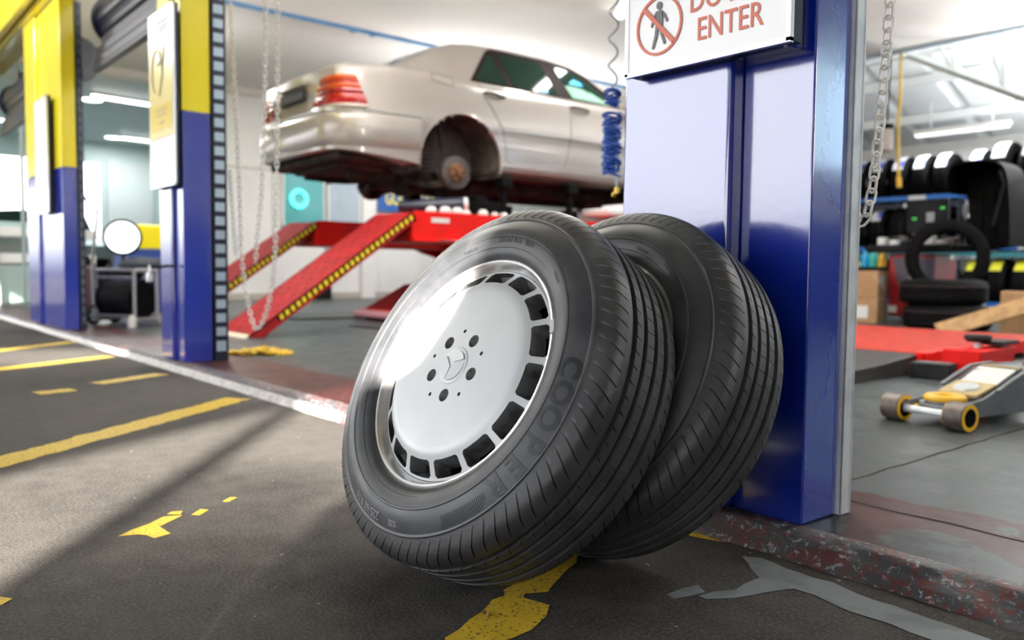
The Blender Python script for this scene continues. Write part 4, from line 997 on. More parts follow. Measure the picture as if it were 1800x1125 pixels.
# ================================================================== lift under the car
lift = empty('car_lift', 'red ramp lift holding the saloon car up', 'car lift', (-6.9, 5.9, .05))
LT = Matrix.Translation(Vector((6.9, -5.9, -.05)))
def ramp_mesh_join(o, extra):
    me = o.data; v = [tuple(q.co) for q in me.vertices]; f = [tuple(q.vertices) for q in me.polygons]; n0 = len(v)
    nm = bpy.data.meshes.new(me.name); nm.from_pydata(v + extra.v, [], f + [tuple(i + n0 for i in q) for q in extra.f]); bm = bmesh.new(); bm.from_mesh(nm); bmesh.ops.recalc_face_normals(bm, faces=bm.faces); bm.to_mesh(nm); bm.free()
    nm.materials.append(me.materials[0]); o.data = nm; sm(nm, 40)
def runway(x0, x1, y0, sg):
    b = MB(); b.box((x0, y0, .785), (x1, 8.55, .998), LT); b.box((x0 - .03, y0, .765), (x1 + .03, 8.55, .79), LT); b.box((x0, y0 + .02, .995), (x0 + .02, 8.5, 1.012), LT); b.box((x1 - .02, y0 + .02, .995), (x1, 8.5, 1.012), LT)
    r = b.build('runway', REDP, lift, bevel=.004)
    a = MB(); ys, zs_ = (y0 - 1.36, y0), (.062, 1.0)
    n_ = Vector((0, -(zs_[1] - zs_[0]), ys[1] - ys[0])).normalized()
    P = lambda x, t, o: LT @ Vector((x, ys[0] + (ys[1] - ys[0]) * t + n_.y * o, zs_[0] + (zs_[1] - zs_[0]) * t + n_.z * o))
    for (xa, xb, oa, ob) in ((x0, x1, -.012, 0), (x0, x0 + .02, -.075, 0), (x1 - .02, x1, -.075, 0)):
        a.add([P(xa, 0, oa), P(xb, 0, oa), P(xb, 1, oa), P(xa, 1, oa), P(xa, 0, ob), P(xb, 0, ob), P(xb, 1, ob), P(xa, 1, ob)], [(0, 3, 2, 1), (4, 5, 6, 7), (0, 1, 5, 4), (1, 2, 6, 5), (2, 3, 7, 6), (3, 0, 4, 7)])
    ramp = a.build('drive_on_ramp', REDW, lift)
    d = MB(); k = 0; t = .05
    while t < .97:
        for j in range(4 if k % 2 else 3):
            x = x0 + (x1 - x0) * (j + (.75 if k % 2 == 0 else .5)) / 4 - (.0 if k % 2 else -.02); c = P(x, t, 0); m = Matrix.Translation(c) @ Vector((0, 0, 1)).rotation_difference(n_).to_matrix().to_4x4(); d.lathe([(.0005, .007), (.010, .006), (.022, 0)], 10, m)
        t += .043; k += 1
    ramp_mesh_join(ramp, d)
    s = MB()
    s.add([P(x1 + .0015, .15, -.050), P(x1 + .0015, .99, -.050), P(x1 + .0015, .99, -.014), P(x1 + .0015, .15, -.014)], [(0, 1, 2, 3)]); s.build('hazard_strip', BLACKP, ramp)
    s = MB()
    for k in range(26):
        t = .16 + k * .0322; s.add([P(x1 + .003, t, -.050), P(x1 + .003, t + .018, -.050), P(x1 + .003, t + .022, -.013), P(x1 + .003, t + .004, -.013)], [(0, 1, 2, 3)])
    s.build('hazard_blocks', HAZY, ramp)
    f = MB(); f.add([P(x0, -.045, -.008), P(x1, -.045, -.008), P(x1, .01, -.008), P(x0, .01, -.008), P(x0, -.045, .006), P(x1, -.045, .006), P(x1, .01, .004), P(x0, .01, .004)], [(0, 3, 2, 1), (4, 5, 6, 7), (0, 1, 5, 4), (1, 2, 6, 5), (2, 3, 7, 6), (3, 0, 4, 7)]); f.build('ramp_toe', mat('pale_wooden_toe', (.55, .47, .33), .6), ramp)
    # folding leg under the runway
    g_ = MB(); ls = y0 + (.58 if sg > 0 else 1.5)
    for xx in (x1 - .10, x0 + .04):
        g_.prism([LT @ Vector((xx, y, z)) for y, z in ((ls, .765), (ls + .10, .73), (ls + .75, .55), (ls + 1.9, .25), (ls + 2.9, .06), (ls + 3.3, .06), (ls + 2.3, .38), (ls + 1.3, .765))], (.06, 0, 0))
        g_.prism([LT @ Vector((xx + .005, y, z)) for y, z in ((y0 + 2.0, .06), (y0 + 2.3, .06), (y0 + 4.8, .765), (y0 + 4.4, .765))], (.04, 0, 0))
    g_.build('scissor_leg', REDP, lift, bevel=.003)
    return r
r1 = runway(-6.25, -5.66, 3.66, 1); r2 = runway(-8.16, -7.55, 3.76, -1)
MB().box((-6.4, 3.5, .05), (-5.5, 8.3, .062), LT).build('base_plate', mat('dark_base_plate', (.03, .025, .025), .5), lift)
MB().box((-8.3, 3.5, .05), (-7.4, 8.3, .062), LT).build('base_plate', mat('dark_base_plate', (.03, .025, .025), .5), lift)
b = MB(); b.box((-5.662, 3.84, .925), (-5.6575, 4.02, .965), LT); b.build('warning_sticker', PAPER, r1)
MB().box((-5.632, 3.9, .772), (-5.628, 4.35, .786), LT).build('maker_plate', mat('dark_maker_plate', (.05, .02, .02), .4), r1)
MB().box((-5.630, 4.05, .774), (-5.626, 4.19, .784), LT).build('maker_plate_print', PAPER, r1)
# pads and oddments on the runways
def pad(x, y, h, label, w_=.13):
    z = 1.0
    o = empty('lifting_pad', label, 'support block', (x, y, z)); MB().box((-w_, -w_ * .8, .0), (w_, w_ * .8, h * .35)).build('block', BLACKP, o, bevel=.008); MB().box((-w_ * .35, -w_ * .35, h * .35), (w_ * .35, w_ * .35, h * .8)).build('stem', BLACKP, o); MB().box((-w_ * .9, -w_ * .9, h * .78), (w_ * .9, w_ * .9, h)).build('top_pad', BLACKP, o, bevel=.006); return o
pad(-6.04, 4.90, .385, 'black rubber block holding the car sill behind the rear hub', .07)
pad(-6.02, 5.72, .385, 'black rubber block holding the car sill near the front door', .07)
pad(-7.74, 5.0, .375, 'black rubber block holding the far sill of the car', .08)
tr = empty('drip_tray', 'dark plastic tray resting on the red runway below the rear hub', 'tray', (-6.10, 4.02, 1.012)); b = MB()
b.tube([(-.16, -.12, .075), (.15, .36, .10)], [.05, .07], 14); b.build('tray_body', DARKST, tr, smooth=True)
MB().tube([(.15, .36, .10), (.17, .39, .102)], [.07, .06], 14).build('tray_end', PAPER, tr, smooth=True)
b = MB()
random.seed(5)
for k in range(9):
    x, y = -5.75 + random.uniform(-.05, .03), 3.9 + k * .13; r = random.uniform(.03, .055); b.lathe([(.0005, r * 1.1), (r * .6, r), (r, r * .4), (r * .9, 0)], 9, Matrix.Translation((x, y, 1.012)) @ Matrix.Rotation(k, 4, 'Z'))
tag(b.build('crumpled_rag', mat('white_rag', (.78, .80, .80), .8), smooth=True), 'crumpled white rag along the edge of the red runway', 'rag')
tp = empty('tool_tray', 'white trays stacked on the red runway beside the blue pillar', 'tray', (-5.9, 6.58, 1.012)); MB().box((-.2, -.45, 0), (.2, .45, .06)).build('lower_tray', PAPER, tp, bevel=.02); MB().box((-.2, -.62, .075), (.2, .62, .15)).build('upper_tray', PAPER, tp, bevel=.02); MB().box((-.15, -.38, .16), (.15, .38, .20)).build('lid', PAPER, tp, bevel=.015)
MB().box((-.18, -.3, .06), (.18, .3, .075)).build('gap_strip', BLACKP, tp)
bk = empty('spacer_block', 'black spacer block lying on the red runway between the tray and the sill block', 'support block', (-5.99, 4.58, 1.012)); MB().box((-.12, -.12, 0), (.12, .16, .13)).build('block', BLACKP, bk, bevel=.008); MB().box((-.06, -.09, .13), (.06, .04, .19)).build('upper_block', BLACKP, bk, bevel=.008)
# low red floor stand by the left wall
st_ = empty('floor_ramp', 'small red wedge ramp with a pink roller edge standing on the floor beyond the wheels', 'ramp', (-7.0, 4.15, .05), radians(3))
MB().prism([(-.30, 0, .03), (-.30, 0, .09), (-.30, .5, .33), (-.30, 1.1, .33), (-.30, 1.1, .03)], (.62, 0, 0)).build('wedge', REDP, st_, bevel=.006)
MB().box((-.28, .02, .0), (.30, 1.08, .03)).build('foot', BLACKR, st_)
MB().prism([(-.27, .03, .1045), (-.27, .49, .335), (-.27, .49, .34), (-.27, .03, .11)], (.56, 0, 0)).build('tread_plate', REDW, st_)
b = MB(); b.tube([(-.36, -.03, .055), (.36, -.03, .055)], .038, 14); b.build('roller', mat('faded_pink_paint', (.72, .32, .36), .45), st_, smooth=True)
# ================================================================== left wall: window, panel, sign
tw = empty('wall_window', 'teal internal window with a glowing turquoise ring on the side wall', 'window', (XL + .01, 5.96, 1.2))
MB().box((0, -.33, 0), (.015, .34, .95)).build('teal_pane', TEALW, tw)
fr = MB(); fr.box((0, -.36, -.03), (.03, -.33, .98)); fr.box((0, .34, -.03), (.03, .37, .98)); fr.box((0, -.36, -.03), (.03, .37, 0)); fr.box((0, -.36, .95), (.03, .37, .98)); fr.build('window_frame', WHITE, tw)
MB().tube([(.04, -.09 + .125 * cos(2 * pi * k / 40), .43 + .125 * sin(2 * pi * k / 40)) for k in range(40)], .028, 10, closed=True).build('glowing_ring', NEON, tw, smooth=True)
pn = empty('wall_panel', 'blue grey steel panel on the side wall beside the teal window', 'wall panel', (XL + .01, 6.65, .75))
MB().box((0, -.30, 0), (.06, .31, 1.75)).build('panel', PANELG, pn, bevel=.006); b = MB(); b.box((.06, -.30, .0), (.07, -.27, 1.75)); b.box((.06, .28, 0), (.07, .31, 1.75)); b.build('edge_strip', WHITE, pn)
gs_ = empty('wall_sign', 'blue wall sign with yellow capital letters below the raised car', 'sign', (XL + .02, 7.85, 1.52))
MB().box((0, -.55, 0), (.03, .75, .46)).build('board', mat('mid_blue_sign', (.03, .10, .36), .4), gs_)
tv, tf = text_mesh('GOODYEAR', .30, bold=.006, xs=.62); b = MB(); b.add([Vector((.033, .10 + v.x, .12 + v.y)) for v in tv], tf); b.build('lettering', mat('sign_yellow', (.85, .72, .06), .4), gs_)
sp = empty('wall_speaker', 'small dark speaker box low on the side wall', 'box', (XL + .1, 6.15, .05)); MB().box((0, -.16, .0), (.2, .16, .24)).build('casing', BLACKP, sp, bevel=.02); MB().box((.2, -.12, .04), (.205, .12, .2)).build('grille', MACH, sp)
cbn = empty('wall_cabinet', 'pale cabinet with glazed doors standing at the side wall behind the car', 'cabinet', (XL + .02, 10.1, .05))
MB().box((0, -.9, 0), (.5, .9, 1.75)).build('carcass', WHITE, cbn, bevel=.01)
for y in (-.45, .45):
    d_ = MB().box((.5, y - .42, .9), (.52, y + .42, 1.68)).build('door', mat('pale_door', (.66, .72, .70), .35), cbn, bevel=.005); MB().box((.52, y - .03, 1.1), (.54, y - .01, 1.3)).build('handle', GALV, d_)
# ================================================================== hose reel cart and things behind it
hr = empty('hose_reel_cart', 'grey framed cart with black hose reels beside the far pillar', 'hose reel', (-7.58, 2.02, .05), radians(32))
b = MB()
for x in (-.20, .20):
    for y in (-.13, .13): b.tube([(x, y, .03), (x, y, .47)], .016, 8)
    b.tube([(x, -.13, .05), (x, .13, .05)], .016, 8); b.tube([(x, -.13, .46), (x, .13, .46)], .016, 8)
for y in (-.13, .13):
    for z in (.08, .40, .46): b.tube([(-.20, y, z), (.20, y, z)], .013, 8)
b.build('cart_frame', mat('grey_cart_paint', (.33, .33, .36), .4, metal=.2), hr, smooth=True)
b = MB()
for k in range(9): x = -.15 + k * .0375; b.tube([(x, .135 * cos(2 * pi * q / 24), .225 + .135 * sin(2 * pi * q / 24)) for q in range(24)], .019, 8, closed=True)
b.build('wound_hose', BLACKR, hr, smooth=True)
for x in (-.175, .175): MB().cyl((x - .008, 0, .225), (x + .008, 0, .225), .16, 30).build('reel_flange', BLACKP, hr)
MB().tube([(-.14, 0, .42), (.14, 0, .42)], .035, 12).build('guide_roller', BLACKP, hr, smooth=True)
for y in (-.15, .15):
    b = MB(); b.tube([(-.24, y * .8 + .07 * cos(2 * pi * q / 20), .085 + .07 * sin(2 * pi * q / 20)) for q in range(20)], .018, 8, closed=True); b.build('cart_wheel', BLACKR, hr, smooth=True)
b = MB(); b.tube([(-.27, .02, .1), (-.27, .02, .45), (-.27, .10, .52)], .012, 8); b.build('push_handle', DARKST, hr, smooth=True)
b = MB(); b.box((-.262, -.03, .20), (-.25, .03, .34)); b.build('warning_label', TYEL, hr)
for k, (x, y) in enumerate(((-7.05, 2.26), (-6.96, 2.33), (-7.6, 2.33), (-7.45, 2.45), (-7.18, 1.95), (-7.25, 2.42))):
    b = MB().lathe([(.0005, .10), (.015, .10), (.022, .085), (.035, .07), (.037, .0), (.0005, 0)], 14, Matrix.Translation((x, y, .05)))
    tag(b.build('spray_can', CHAINW, smooth=True, angle=40), 'small white can standing on the floor near the hose reel cart', 'can', 'white cans on the floor by the hose reel')
sm_ = empty('work_lamp', 'round lit work lamp with a dark rim above the hose reel cart', 'lamp', (-9.5, 2.50, .05))
LMX = Vector((.82, -.40, .10)).normalized()
m = frame_from((0, 0, .80), (.92, -.28, .0))
MB().lathe([(.0005, .055), (.10, .052), (.165, .03), (.17, .02), (.0005, .02)], 40, m).build('lens', mat('lit_lamp_lens', (.9, .9, .9), .2, emit=(1, 1, .97), estr=3.0), sm_, smooth=True, angle=50)
MB().lathe([(.165, .035), (.19, .03), (.195, .0), (.15, -.10), (.0005, -.11)], 40, m).build('lamp_housing', MACH, sm_, smooth=True, angle=50)
MB().tube([(0, 0, .0), (0, 0, .62)], .025, 10).build('stand', DARKST, sm_, smooth=True)
MB().box((-.2, -.2, 0), (.2, .2, .03)).build('base', DARKST, sm_, bevel=.01)
b = MB(); b.lathe([(.0005, .16), (.16, .15), (.26, .10), (.28, .03), (.24, .0), (.0005, 0)], 24, Matrix.Translation((0, 0, .40)) @ Matrix.Rotation(radians(20), 4, 'Z') @ Matrix.Diagonal((.8, .95, 1.2, 1)))
cv = empty('covered_machine', 'dark covered machine with a rounded top behind the hose reel cart', 'machine', (-8.75, 2.50, .05)); b.build('cover', mat('dark_slate_cover', (.008, .011, .018), .6, spec=.15, var=(.016, .024, .036), vscale=5), cv, smooth=True)
MB().box((-.22, -.15, 0), (.22, .15, .46)).build('cabinet', mat('navy_cabinet', (.02, .05, .20), .45), cv, bevel=.01)
MB().box((.05, -.156, .10), (.18, -.15, .30)).build('yellow_plate', TYEL, cv)
MB().tube([(.3, -.15, .45), (.42, -.2, .30), (.46, -.22, .10)], .014, 8).build('cable', BLACKR, cv, smooth=True)
yc = empty('parts_cabinet', 'blue and yellow parts cabinet behind the covered machine', 'cabinet', (-10.6, 3.12, .05)); MB().box((-.3, -.35, 0), (.3, .45, .70)).build('carcass', mat('navy_cabinet', (.02, .05, .20), .45), yc, bevel=.01); MB().box((-.3, -.35, .70), (.3, .45, .98)).build('yellow_top', YEL, yc, bevel=.01); b = MB(); [b.box((.3, -.3, z), (.31, .4, z + .12)) for z in (.1, .3, .5)]; b.build('drawer_front', mat('drawer_blue', (.03, .08, .28), .4), yc)
ar = empty('boom_stand', 'thin dark boom stand with a hanging cable by the far pillar', 'stand', (-8.72, 2.05, .05)); MB().tube(smooth_path([(.0, -.02, 0), (0.0, -.03, .5), (.0, .02, .98), (0, .0, 1.03), (0, -.12, 1.18), (0, -.26, 1.32)]), .014, 8).build('boom', mat('grey_green_tube', (.18, .20, .19), .5), ar, smooth=True); MB().lathe([(.0005, .03), (.15, .02), (.16, 0), (.0005, 0)], 20).build('base', DARKST, ar)
rt_ = empty('low_machine', 'dark red low machine behind the hose reel cart', 'machine', (-9.6, 2.02, .05)); MB().box((-.2, -.15, 0), (.2, .2, .50)).build('cabinet', mat('maroon_machine', (.07, .02, .03), .4), rt_, bevel=.04); MB().lathe([(.0005, .12), (.16, .10), (.22, .02), (.22, 0), (.0005, 0)], 24, Matrix.Translation((0, 0, .5))).build('dome', BLACKP, rt_, smooth=True)
# shelving and car in the far end bay
sh = empty('display_counter', 'pale green glass counter with white shelves in the far end bay', 'counter', (-13.2, 2.3, .05), radians(20))
MB().box((-.05, -.9, 0), (.05, .9, .50)).build('glass_front', GREENG, sh); b = MB(); [b.box((-.4, -.9, z), (.07, .9, z + .13)) for z in (.52, .88)]; b.build('shelf', CEIL, sh, bevel=.01); MB().box((-.42, -.9, 0), (-.36, .9, 1.1)).build('back_panel', GREENG, sh)
fc = empty('parked_car', 'pale blue car parked beyond the display counter', 'car', (-17.0, 3.0, .05), 0)
b = MB(); b.grid([[(x, y, z) for y, z in ((-.85, .25), (-.87, .75), (-.80, .92), (-.62, 1.36 * k_), (0, 1.42 * k_), (.62, 1.36 * k_), (.80, .92), (.87, .75), (.85, .25))] for x, k_ in ((-2.1, .66), (-1.9, .70), (-1.2, .95), (-.6, 1.0), (.4, 1.0), (1.0, .78), (1.9, .68), (2.1, .60))]); b.build('body', mat('pale_blue_car_paint', (.55, .64, .70), .3, coat=.6), fc, smooth=True)
b = MB(); b.grid([[(x, y, z) for y, z in ((-.70, z0), (-.35, z0 + .03), (0, z0 + .04), (.35, z0 + .03), (.70, z0))] for x, z0 in ((.52, 1.41), (1.02, 1.10))]); b.build('windscreen', TINT, fc, smooth=True)
for x in (-1.35, 1.35):
    for y in (-.78, .78): MB().cyl((x, y - .1, .31), (x, y + .1, .31), .31, 24).build('wheel', RUBD, fc, smooth=True)
dg_ = MB(); [dg_.box((-12.35, y - .02, .05), (-12.30, y + .02, 3.1)) for y in (1.75, 2.05)]; dg_.box((-12.35, 1.6, 2.9), (-12.30, 2.2, 3.0)); structure(dg_.build('window_2', mat('grey_green_frame', (.30, .36, .36), .4)))
# ================================================================== ceiling lamps
def tube_lamp(label, x, y, z, L=1.4, rot=0, power=95, col=(1, .985, .95)):
    o = empty('ceiling_lamp', label, 'lamp', (x, y, z), rot)
    MB().box((-.06, -L / 2, -.045), (.06, L / 2, 0)).build('fitting', CEIL, o, bevel=.006)
    MB().box((-.045, -L / 2 + .02, -.075), (.045, L / 2 - .02, -.045)).build('lit_diffuser', LIT, o, bevel=.01)
    l = area('lamp_light', (0, 0, -.09), .12, L * .95, power, col); l.parent = o; return o
def round_lamp(label, x, y, z, r=.16, power=25):
    o = empty('downlight', label, 'lamp', (x, y, z))
    MB().lathe([(r, .0), (r + .02, -.006), (r + .02, 0)], 32).build('trim_ring', CEIL, o); MB().lathe([(.0005, -.012), (r * .8, -.010), (r, -.002)], 32).build('lit_lens', LITW, o)
    l = area('lamp_light', (0, 0, -.03), r * 1.4, r * 1.4, power, (.96, 1, 1)); l.parent = o
tube_lamp('lit tube lamp on the white ceiling above the raised car', -5.49, 5.98, 3.2, 1.4, radians(53), 70)
def pendant(x, y, z, up, down, ceil, rot=0):  # unseen fill lamps added to brighten ceiling and roof
    o = empty('fill_pendant', 'unseen long pendant lamp added to brighten the ceiling, lit above and below', 'lamp', (x, y, z), rot, group='added pendant lamps')
    MB().box((-.10, -.75, -.03), (.10, .75, .03)).build('housing', ALU, o, bevel=.008); MB().box((-.08, -.72, -.045), (.08, .72, -.03)).build('lit_diffuser', LIT, o)
    for yy in (-.6, .6): MB().tube([(0, yy, .03), (0, yy, ceil - z)], .006, 6).build('hanger', GALV, o)
    if down: l = area('lamp_light', (0, 0, -.06), .15, 1.4, down); l.parent = o
    l = area('lamp_light', (0, 0, .05), .15, 1.4, up, rot=(pi, 0, 0)); l.parent = o
for x, y, z, u, d, c in ((-3.0, 3.2, 2.5, 150, 25, 3.2), (-.6, 4.6, 2.5, 150, 12, 3.2), (-1.6, 8.3, 2.5, 190, 8, 3.2), (-5.2, 2.78, 2.68, 330, 12, 3.2), (-8.7, 6.3, 1.9, 42, 0, 3.2), (-8.7, 8.2, 1.9, 42, 0, 3.2), (-2.9, 11.3, 2.25, 380, 6, 3.2), (-.8, 11.3, 2.25, 340, 6, 3.2)): pendant(x, y, z, u, d, c)
pendant(-9.3, 3.12, 2.0, 12, 0, 3.235, radians(73))  # added uplight hidden behind the pillar
tube_lamp('lit tube lamp under the grey ceiling by the slotted rail', -9.9, 3.12, 3.235, 1.3)
tube_lamp('lit tube lamp under the grey ceiling over the car boot', -10.6, 7.2, 3.235, 1.3)
tube_lamp('lit tube lamp on the annex ceiling next to the larger round downlight', -14.35, 3.80, 3.235, .95, radians(10), 50, (.93, 1, 1))
tube_lamp('lit tube lamp far back on the annex ceiling', -18.6, 5.35, 3.235, .95, radians(10), 40, (.93, 1, 1))
round_lamp('lit round downlight on the annex ceiling beside the tube lamp', -14.95, 3.50, 3.235)
round_lamp('lit round downlight further back on the annex ceiling', -19.0, 4.86, 3.235)
round_lamp('lit round downlight seen through the far end bay', -18.2, 2.75, 3.235)
def fill_lamp(label, loc, aim, sx, sy, power, grp):
    # unseen fitting added to brighten what it faces; its face looks along `aim`
    o = empty('fill_lamp', label, 'lamp', loc, group=grp); m = frame_from((0, 0, 0), aim, (0, 0, 1)); b = MB(); b.box((-sx / 2, -sy / 2, -.06), (sx / 2, sy / 2, -.005), m); b.build('fitting', ALU, o, bevel=.006)
    b = MB(); b.box((-sx / 2 + .01, -sy / 2 + .01, -.005), (sx / 2 - .01, sy / 2 - .01, 0), m); b.build('lit_diffuser', LIT, o)
    l = area('lamp_light', (0, 0, 0), sx, sy, power); l.parent = o; l.matrix_local = frame_from(Vector(aim).normalized() * .02, -Vector(aim), (0, 0, 1))
for x in (-10.8, -8.9, -7.0): fill_lamp('unseen long lamp added under the canopy to brighten the shopfront', (x, -.9, 3.30), (0, 1, -.28), 1.4, .12, 62, 'added canopy lamps')
for x in (-10.8, -8.9, -7.0): MB().tube([(0, 0, .05), (0, 0, .12)], .012, 6).build('bracket', GALV, [o for o in bpy.data.objects if o.name.startswith('fill_lamp') and abs(o.location.x - x) < .01][0])
fill_lamp('unseen upright lamp added in the last bay to light the blue pillar', (2.34, 2.5, 1.7), (-1, -.1, .05), .12, 1.2, 38, 'added wall lamps')
# ================================================================== truss, roof lamp, hanging hoses
t_ = empty('roof_truss', 'white steel roof truss above the tyre racks', 'truss', (-4.4, 10.35, 2.4)); b = MB()
Z0 = Vector((-4.4, 10.35, 2.4))
def bar(bld, a, c, w_): a, c = Vector((a[0], 10.35, a[1])) - Z0, Vector((c[0], 10.35, c[1])) - Z0; bld.tube([a, c], w_, 4)
b = MB(); bar(b, (-4.90, 3.22), (-2.9, 2.13), .055); b.build('bottom_chord', ROOFS, t_)
b = MB(); bar(b, (-5.9, 3.19), (-3.0, 3.24), .03); b.build('top_chord', ROOFS, t_)
for a, c in (((-4.56, 3.30), (-4.36, 2.93)), ((-4.40, 3.30), (-4.33, 2.92)), ((-4.02, 3.35), (-3.82, 2.66)), ((-3.84, 3.35), (-3.79, 2.66)), ((-3.66, 3.3), (-3.35, 2.42))):
    b = MB(); bar(b, a, c, .040); b.build('web_member', ROOFS, t_)
lf = empty('strip_lamp', 'pale strip lamp under the sheeted roof above the racks', 'lamp', (-4.95, 12.0, 2.50)); MB().box((-.62, -.05, 0), (.62, .05, .06)).build('fitting', CEIL, lf, bevel=.01); MB().tube([(-.4, 0, .06), (-.4, 0, .42)], .012, 8).build('hanger', GALV, lf); MB().tube([(.4, 0, .06), (.4, 0, .42)], .012, 8).build('hanger', GALV, lf); MB().box((-.6, -.04, -.03), (.6, .04, 0)).build('lit_diffuser', mat('soft_lit_tube', (.9, .9, .9), .4, emit=(1, 1, 1), estr=1.6), lf, bevel=.01)
l = area('lamp_light', (0, 0, -.06), 1.2, .1, 40, (.94, .98, 1)); l.parent = lf
yh = empty('air_hose', 'yellow air hose hanging down in front of the tyre racks', 'hose', (-4.84, 10.0, 1.5)); MB().tube(smooth_path([(.0, 0, 1.68), (.01, 0, 1.2), (.0, 0, .8), (.03, 0, .2)]), .018, 8).build('hose', HOSEY, yh, smooth=True); MB().tube([(.03, 0, .2), (.04, 0, .08)], .03, 8).build('coupling', TYEL, yh, smooth=True)
pc = empty('pendant_control', 'beige pendant control hanging on a black cable by the yellow hose', 'control', (-4.93, 9.9, 2.0)); MB().tube([(.02, 0, 1.15), (.0, 0, .35)], .012, 8).build('cable', BLACKR, pc, smooth=True); MB().tube([(0, 0, .36), (0, 0, .30), (0, 0, .28), (0, 0, .02), (0, 0, 0)], [.03, .06, .075, .075, .05], 12).build('handset', mat('beige_handset', (.48, .42, .38), .5), pc, smooth=True); MB().tube([(0, 0, .27), (0, 0, .33)], .078, 12).build('grip', BLACKP, pc, smooth=True)
# spiral hose beside the blue pillar
sh_ = empty('spiral_air_hose', 'blue spiral air hose hanging beside the blue pillar', 'hose', (-2.10, 2.2, .9))
pts = [(.016 * cos(t * 1.0) , .016 * sin(t * 1.0), 1.2 - t * .0152) for t in [k * .3 for k in range(200)]]; MB().tube(pts, .0042, 6).build('loose_spiral', HOSEG, sh_, smooth=True)
pts = [(.026 * (.8 + .3 * sin(t * .21)) * cos(t), .026 * (.8 + .3 * sin(t * .21)) * sin(t), .285 - t * .0009 - .010 * sin(t * .9)) for t in [k * .35 for k in range(150)]]; MB().tube(pts, .0042, 6).build('upper_coils', HOSEB, sh_, smooth=True)
pts = [(.034 * (.75 + .3 * sin(t * .17)) * cos(t), .030 * sin(t), .205 - t * .00105 + .014 * sin(t * .7)) for t in [k * .35 for k in range(560)]]; MB().tube(pts, .0050, 6).build('bunched_coils', HOSEB, sh_, smooth=True)
MB().tube([(.02, 0, .05), (.025, 0, -.02), (.03, 0, -.06)], .004, 6).build('tail', HOSEG, sh_, smooth=True); b = MB(); b.tube([(.03, 0, -.055), (.03, 0, -.075)], .010, 10); b.tube([(.02, 0, -.075), (.012, 0, -.085)], .009, 10); b.build('brass_coupling', mat('brass', (.65, .42, .08), .3, metal=.8), sh_, smooth=True)
# ================================================================== tyre racks at the back
rk = empty('tyre_rack', 'black tyre rack with blue front beams along the back wall', 'rack', (-5.6, 12.3, .05)); RX0, RX1 = -8.2, -2.6
b = MB()
for x in (-8.2, -6.6, -4.95, -3.7, -2.6):
    for y in (-.22, .30): b.box((x + 5.6 - .025, y - .02, 0), (x + 5.6 + .025, y + .02, 2.0))
b.build('upright', DARKST, rk)
RAIL_Z = (.10, .86, 1.58)
for z in RAIL_Z:
    for y in (-.24, .26): MB().box((-2.6, y - .02, z - .03), (3.0, y + .02, z + .03)).build('beam', RAILB, rk)
    b = MB()
    for x in (-2.05, -1.15, .1, .95, 1.55): b.box((x - .14, -.264, z - .028), (x + .10, -.26, z + .028))
    b.build('beam_label', PAPER, rk)
for zz in (.76, 1.475):
    b = MB(); b.box((-2.6, -.25, zz - .035), (3.0, -.23, zz + .035)); b.build('ticket_strip', mat('teal_green_strip', (.02, .16, .20), .4) if zz < 1 else DARKST, rk)
    b = MB(); [b.box((x - .16, -.255, zz - .03), (x + .14, -.25, zz + .03)) for x in ((-1.9, -1.2, .05, .9, 1.5) if zz > 1 else (-1.0,))]; b.build('price_ticket', PAPER, rk)
TY = {}
def rack_tyre(kind):
    R, W_ = (.335, .235) if kind != 'wide' else (.37, .27)
    o = empty('rack_tyre', '', 'tyre', (0, 0, 0)); m = Matrix.Rotation(radians(90), 4, 'Y'); t = simple_tyre(R, W_, .215, 56); t.v = [tuple(m @ Vector(v)) for v in t.v]; t.build('tyre_body', RUBD, o, smooth=True, angle=35)
    if kind != 'plain':
        a0, a1 = (100, 158) if kind != 'low' else (118, 150); b = MB(); rws = []
        for k in range(9): a = radians(a0 + (a1 - a0) * k / 8); rws.append([(x, (R + .004) * -abs(sin(a)) if False else (R + .004) * cos(a), (R + .004) * sin(a)) for x in (-W_ * .30, W_ * .30)])
        b.grid(rws); lb = b.build('tyre_label', LBLY if kind == 'low' else LBLW, o)
        if kind == 'white': c = MB(); rws = [[(x, (R + .006) * cos(radians(128 + 3 * k)), (R + .006) * sin(radians(128 + 3 * k))) for x in (W_ * .08, W_ * .28)] for k in range(8)]; c.grid(rws); c.build('blue_stripe', mat('label_blue', (.02, .06, .50), .4), lb)
    return o
random.seed(3)
for tier, (z, lab, grp, kinds) in enumerate(((RAIL_Z[0], 'black tyre with a yellow label on the bottom tier of the rack', 'tyres on the bottom tier', ('low',)), (RAIL_Z[1], 'black tyre on the middle tier of the rack', 'tyres on the middle tier', ('plain', 'white')), (RAIL_Z[2], 'black tyre with a white label on the top tier of the rack', 'tyres on the top tier', ('white', 'wide')))):
    x = -7.9; k = 0
    while x < -2.9:
        if any(abs(x - u) < .19 for u in (-8.2, -6.6, -4.95, -3.7, -2.6)): x += .03; continue
        kind = kinds[k % len(kinds)] if tier != 2 else ('wide' if x > -4.6 else 'white')
        if kind not in TY: TY[kind] = rack_tyre(kind); o = TY[kind]
        else: o = copy_tree(TY[kind])
        R = .335 if kind != 'wide' else .37
        o['label'] = lab if kind != 'wide' else 'wide black tyre with a white label at the end of the top tier'; o['group'] = grp if kind != 'wide' else 'wide tyres on the top tier'
        if kind == 'white' and tier == 1: o['label'] = 'black tyre with a white label on the middle tier of the rack'; o['group'] = 'labelled tyres on the middle tier'
        o.location = (x, 12.31, z + R - .045 + .04); x += .30 if kind != 'wide' else .36; k += 1
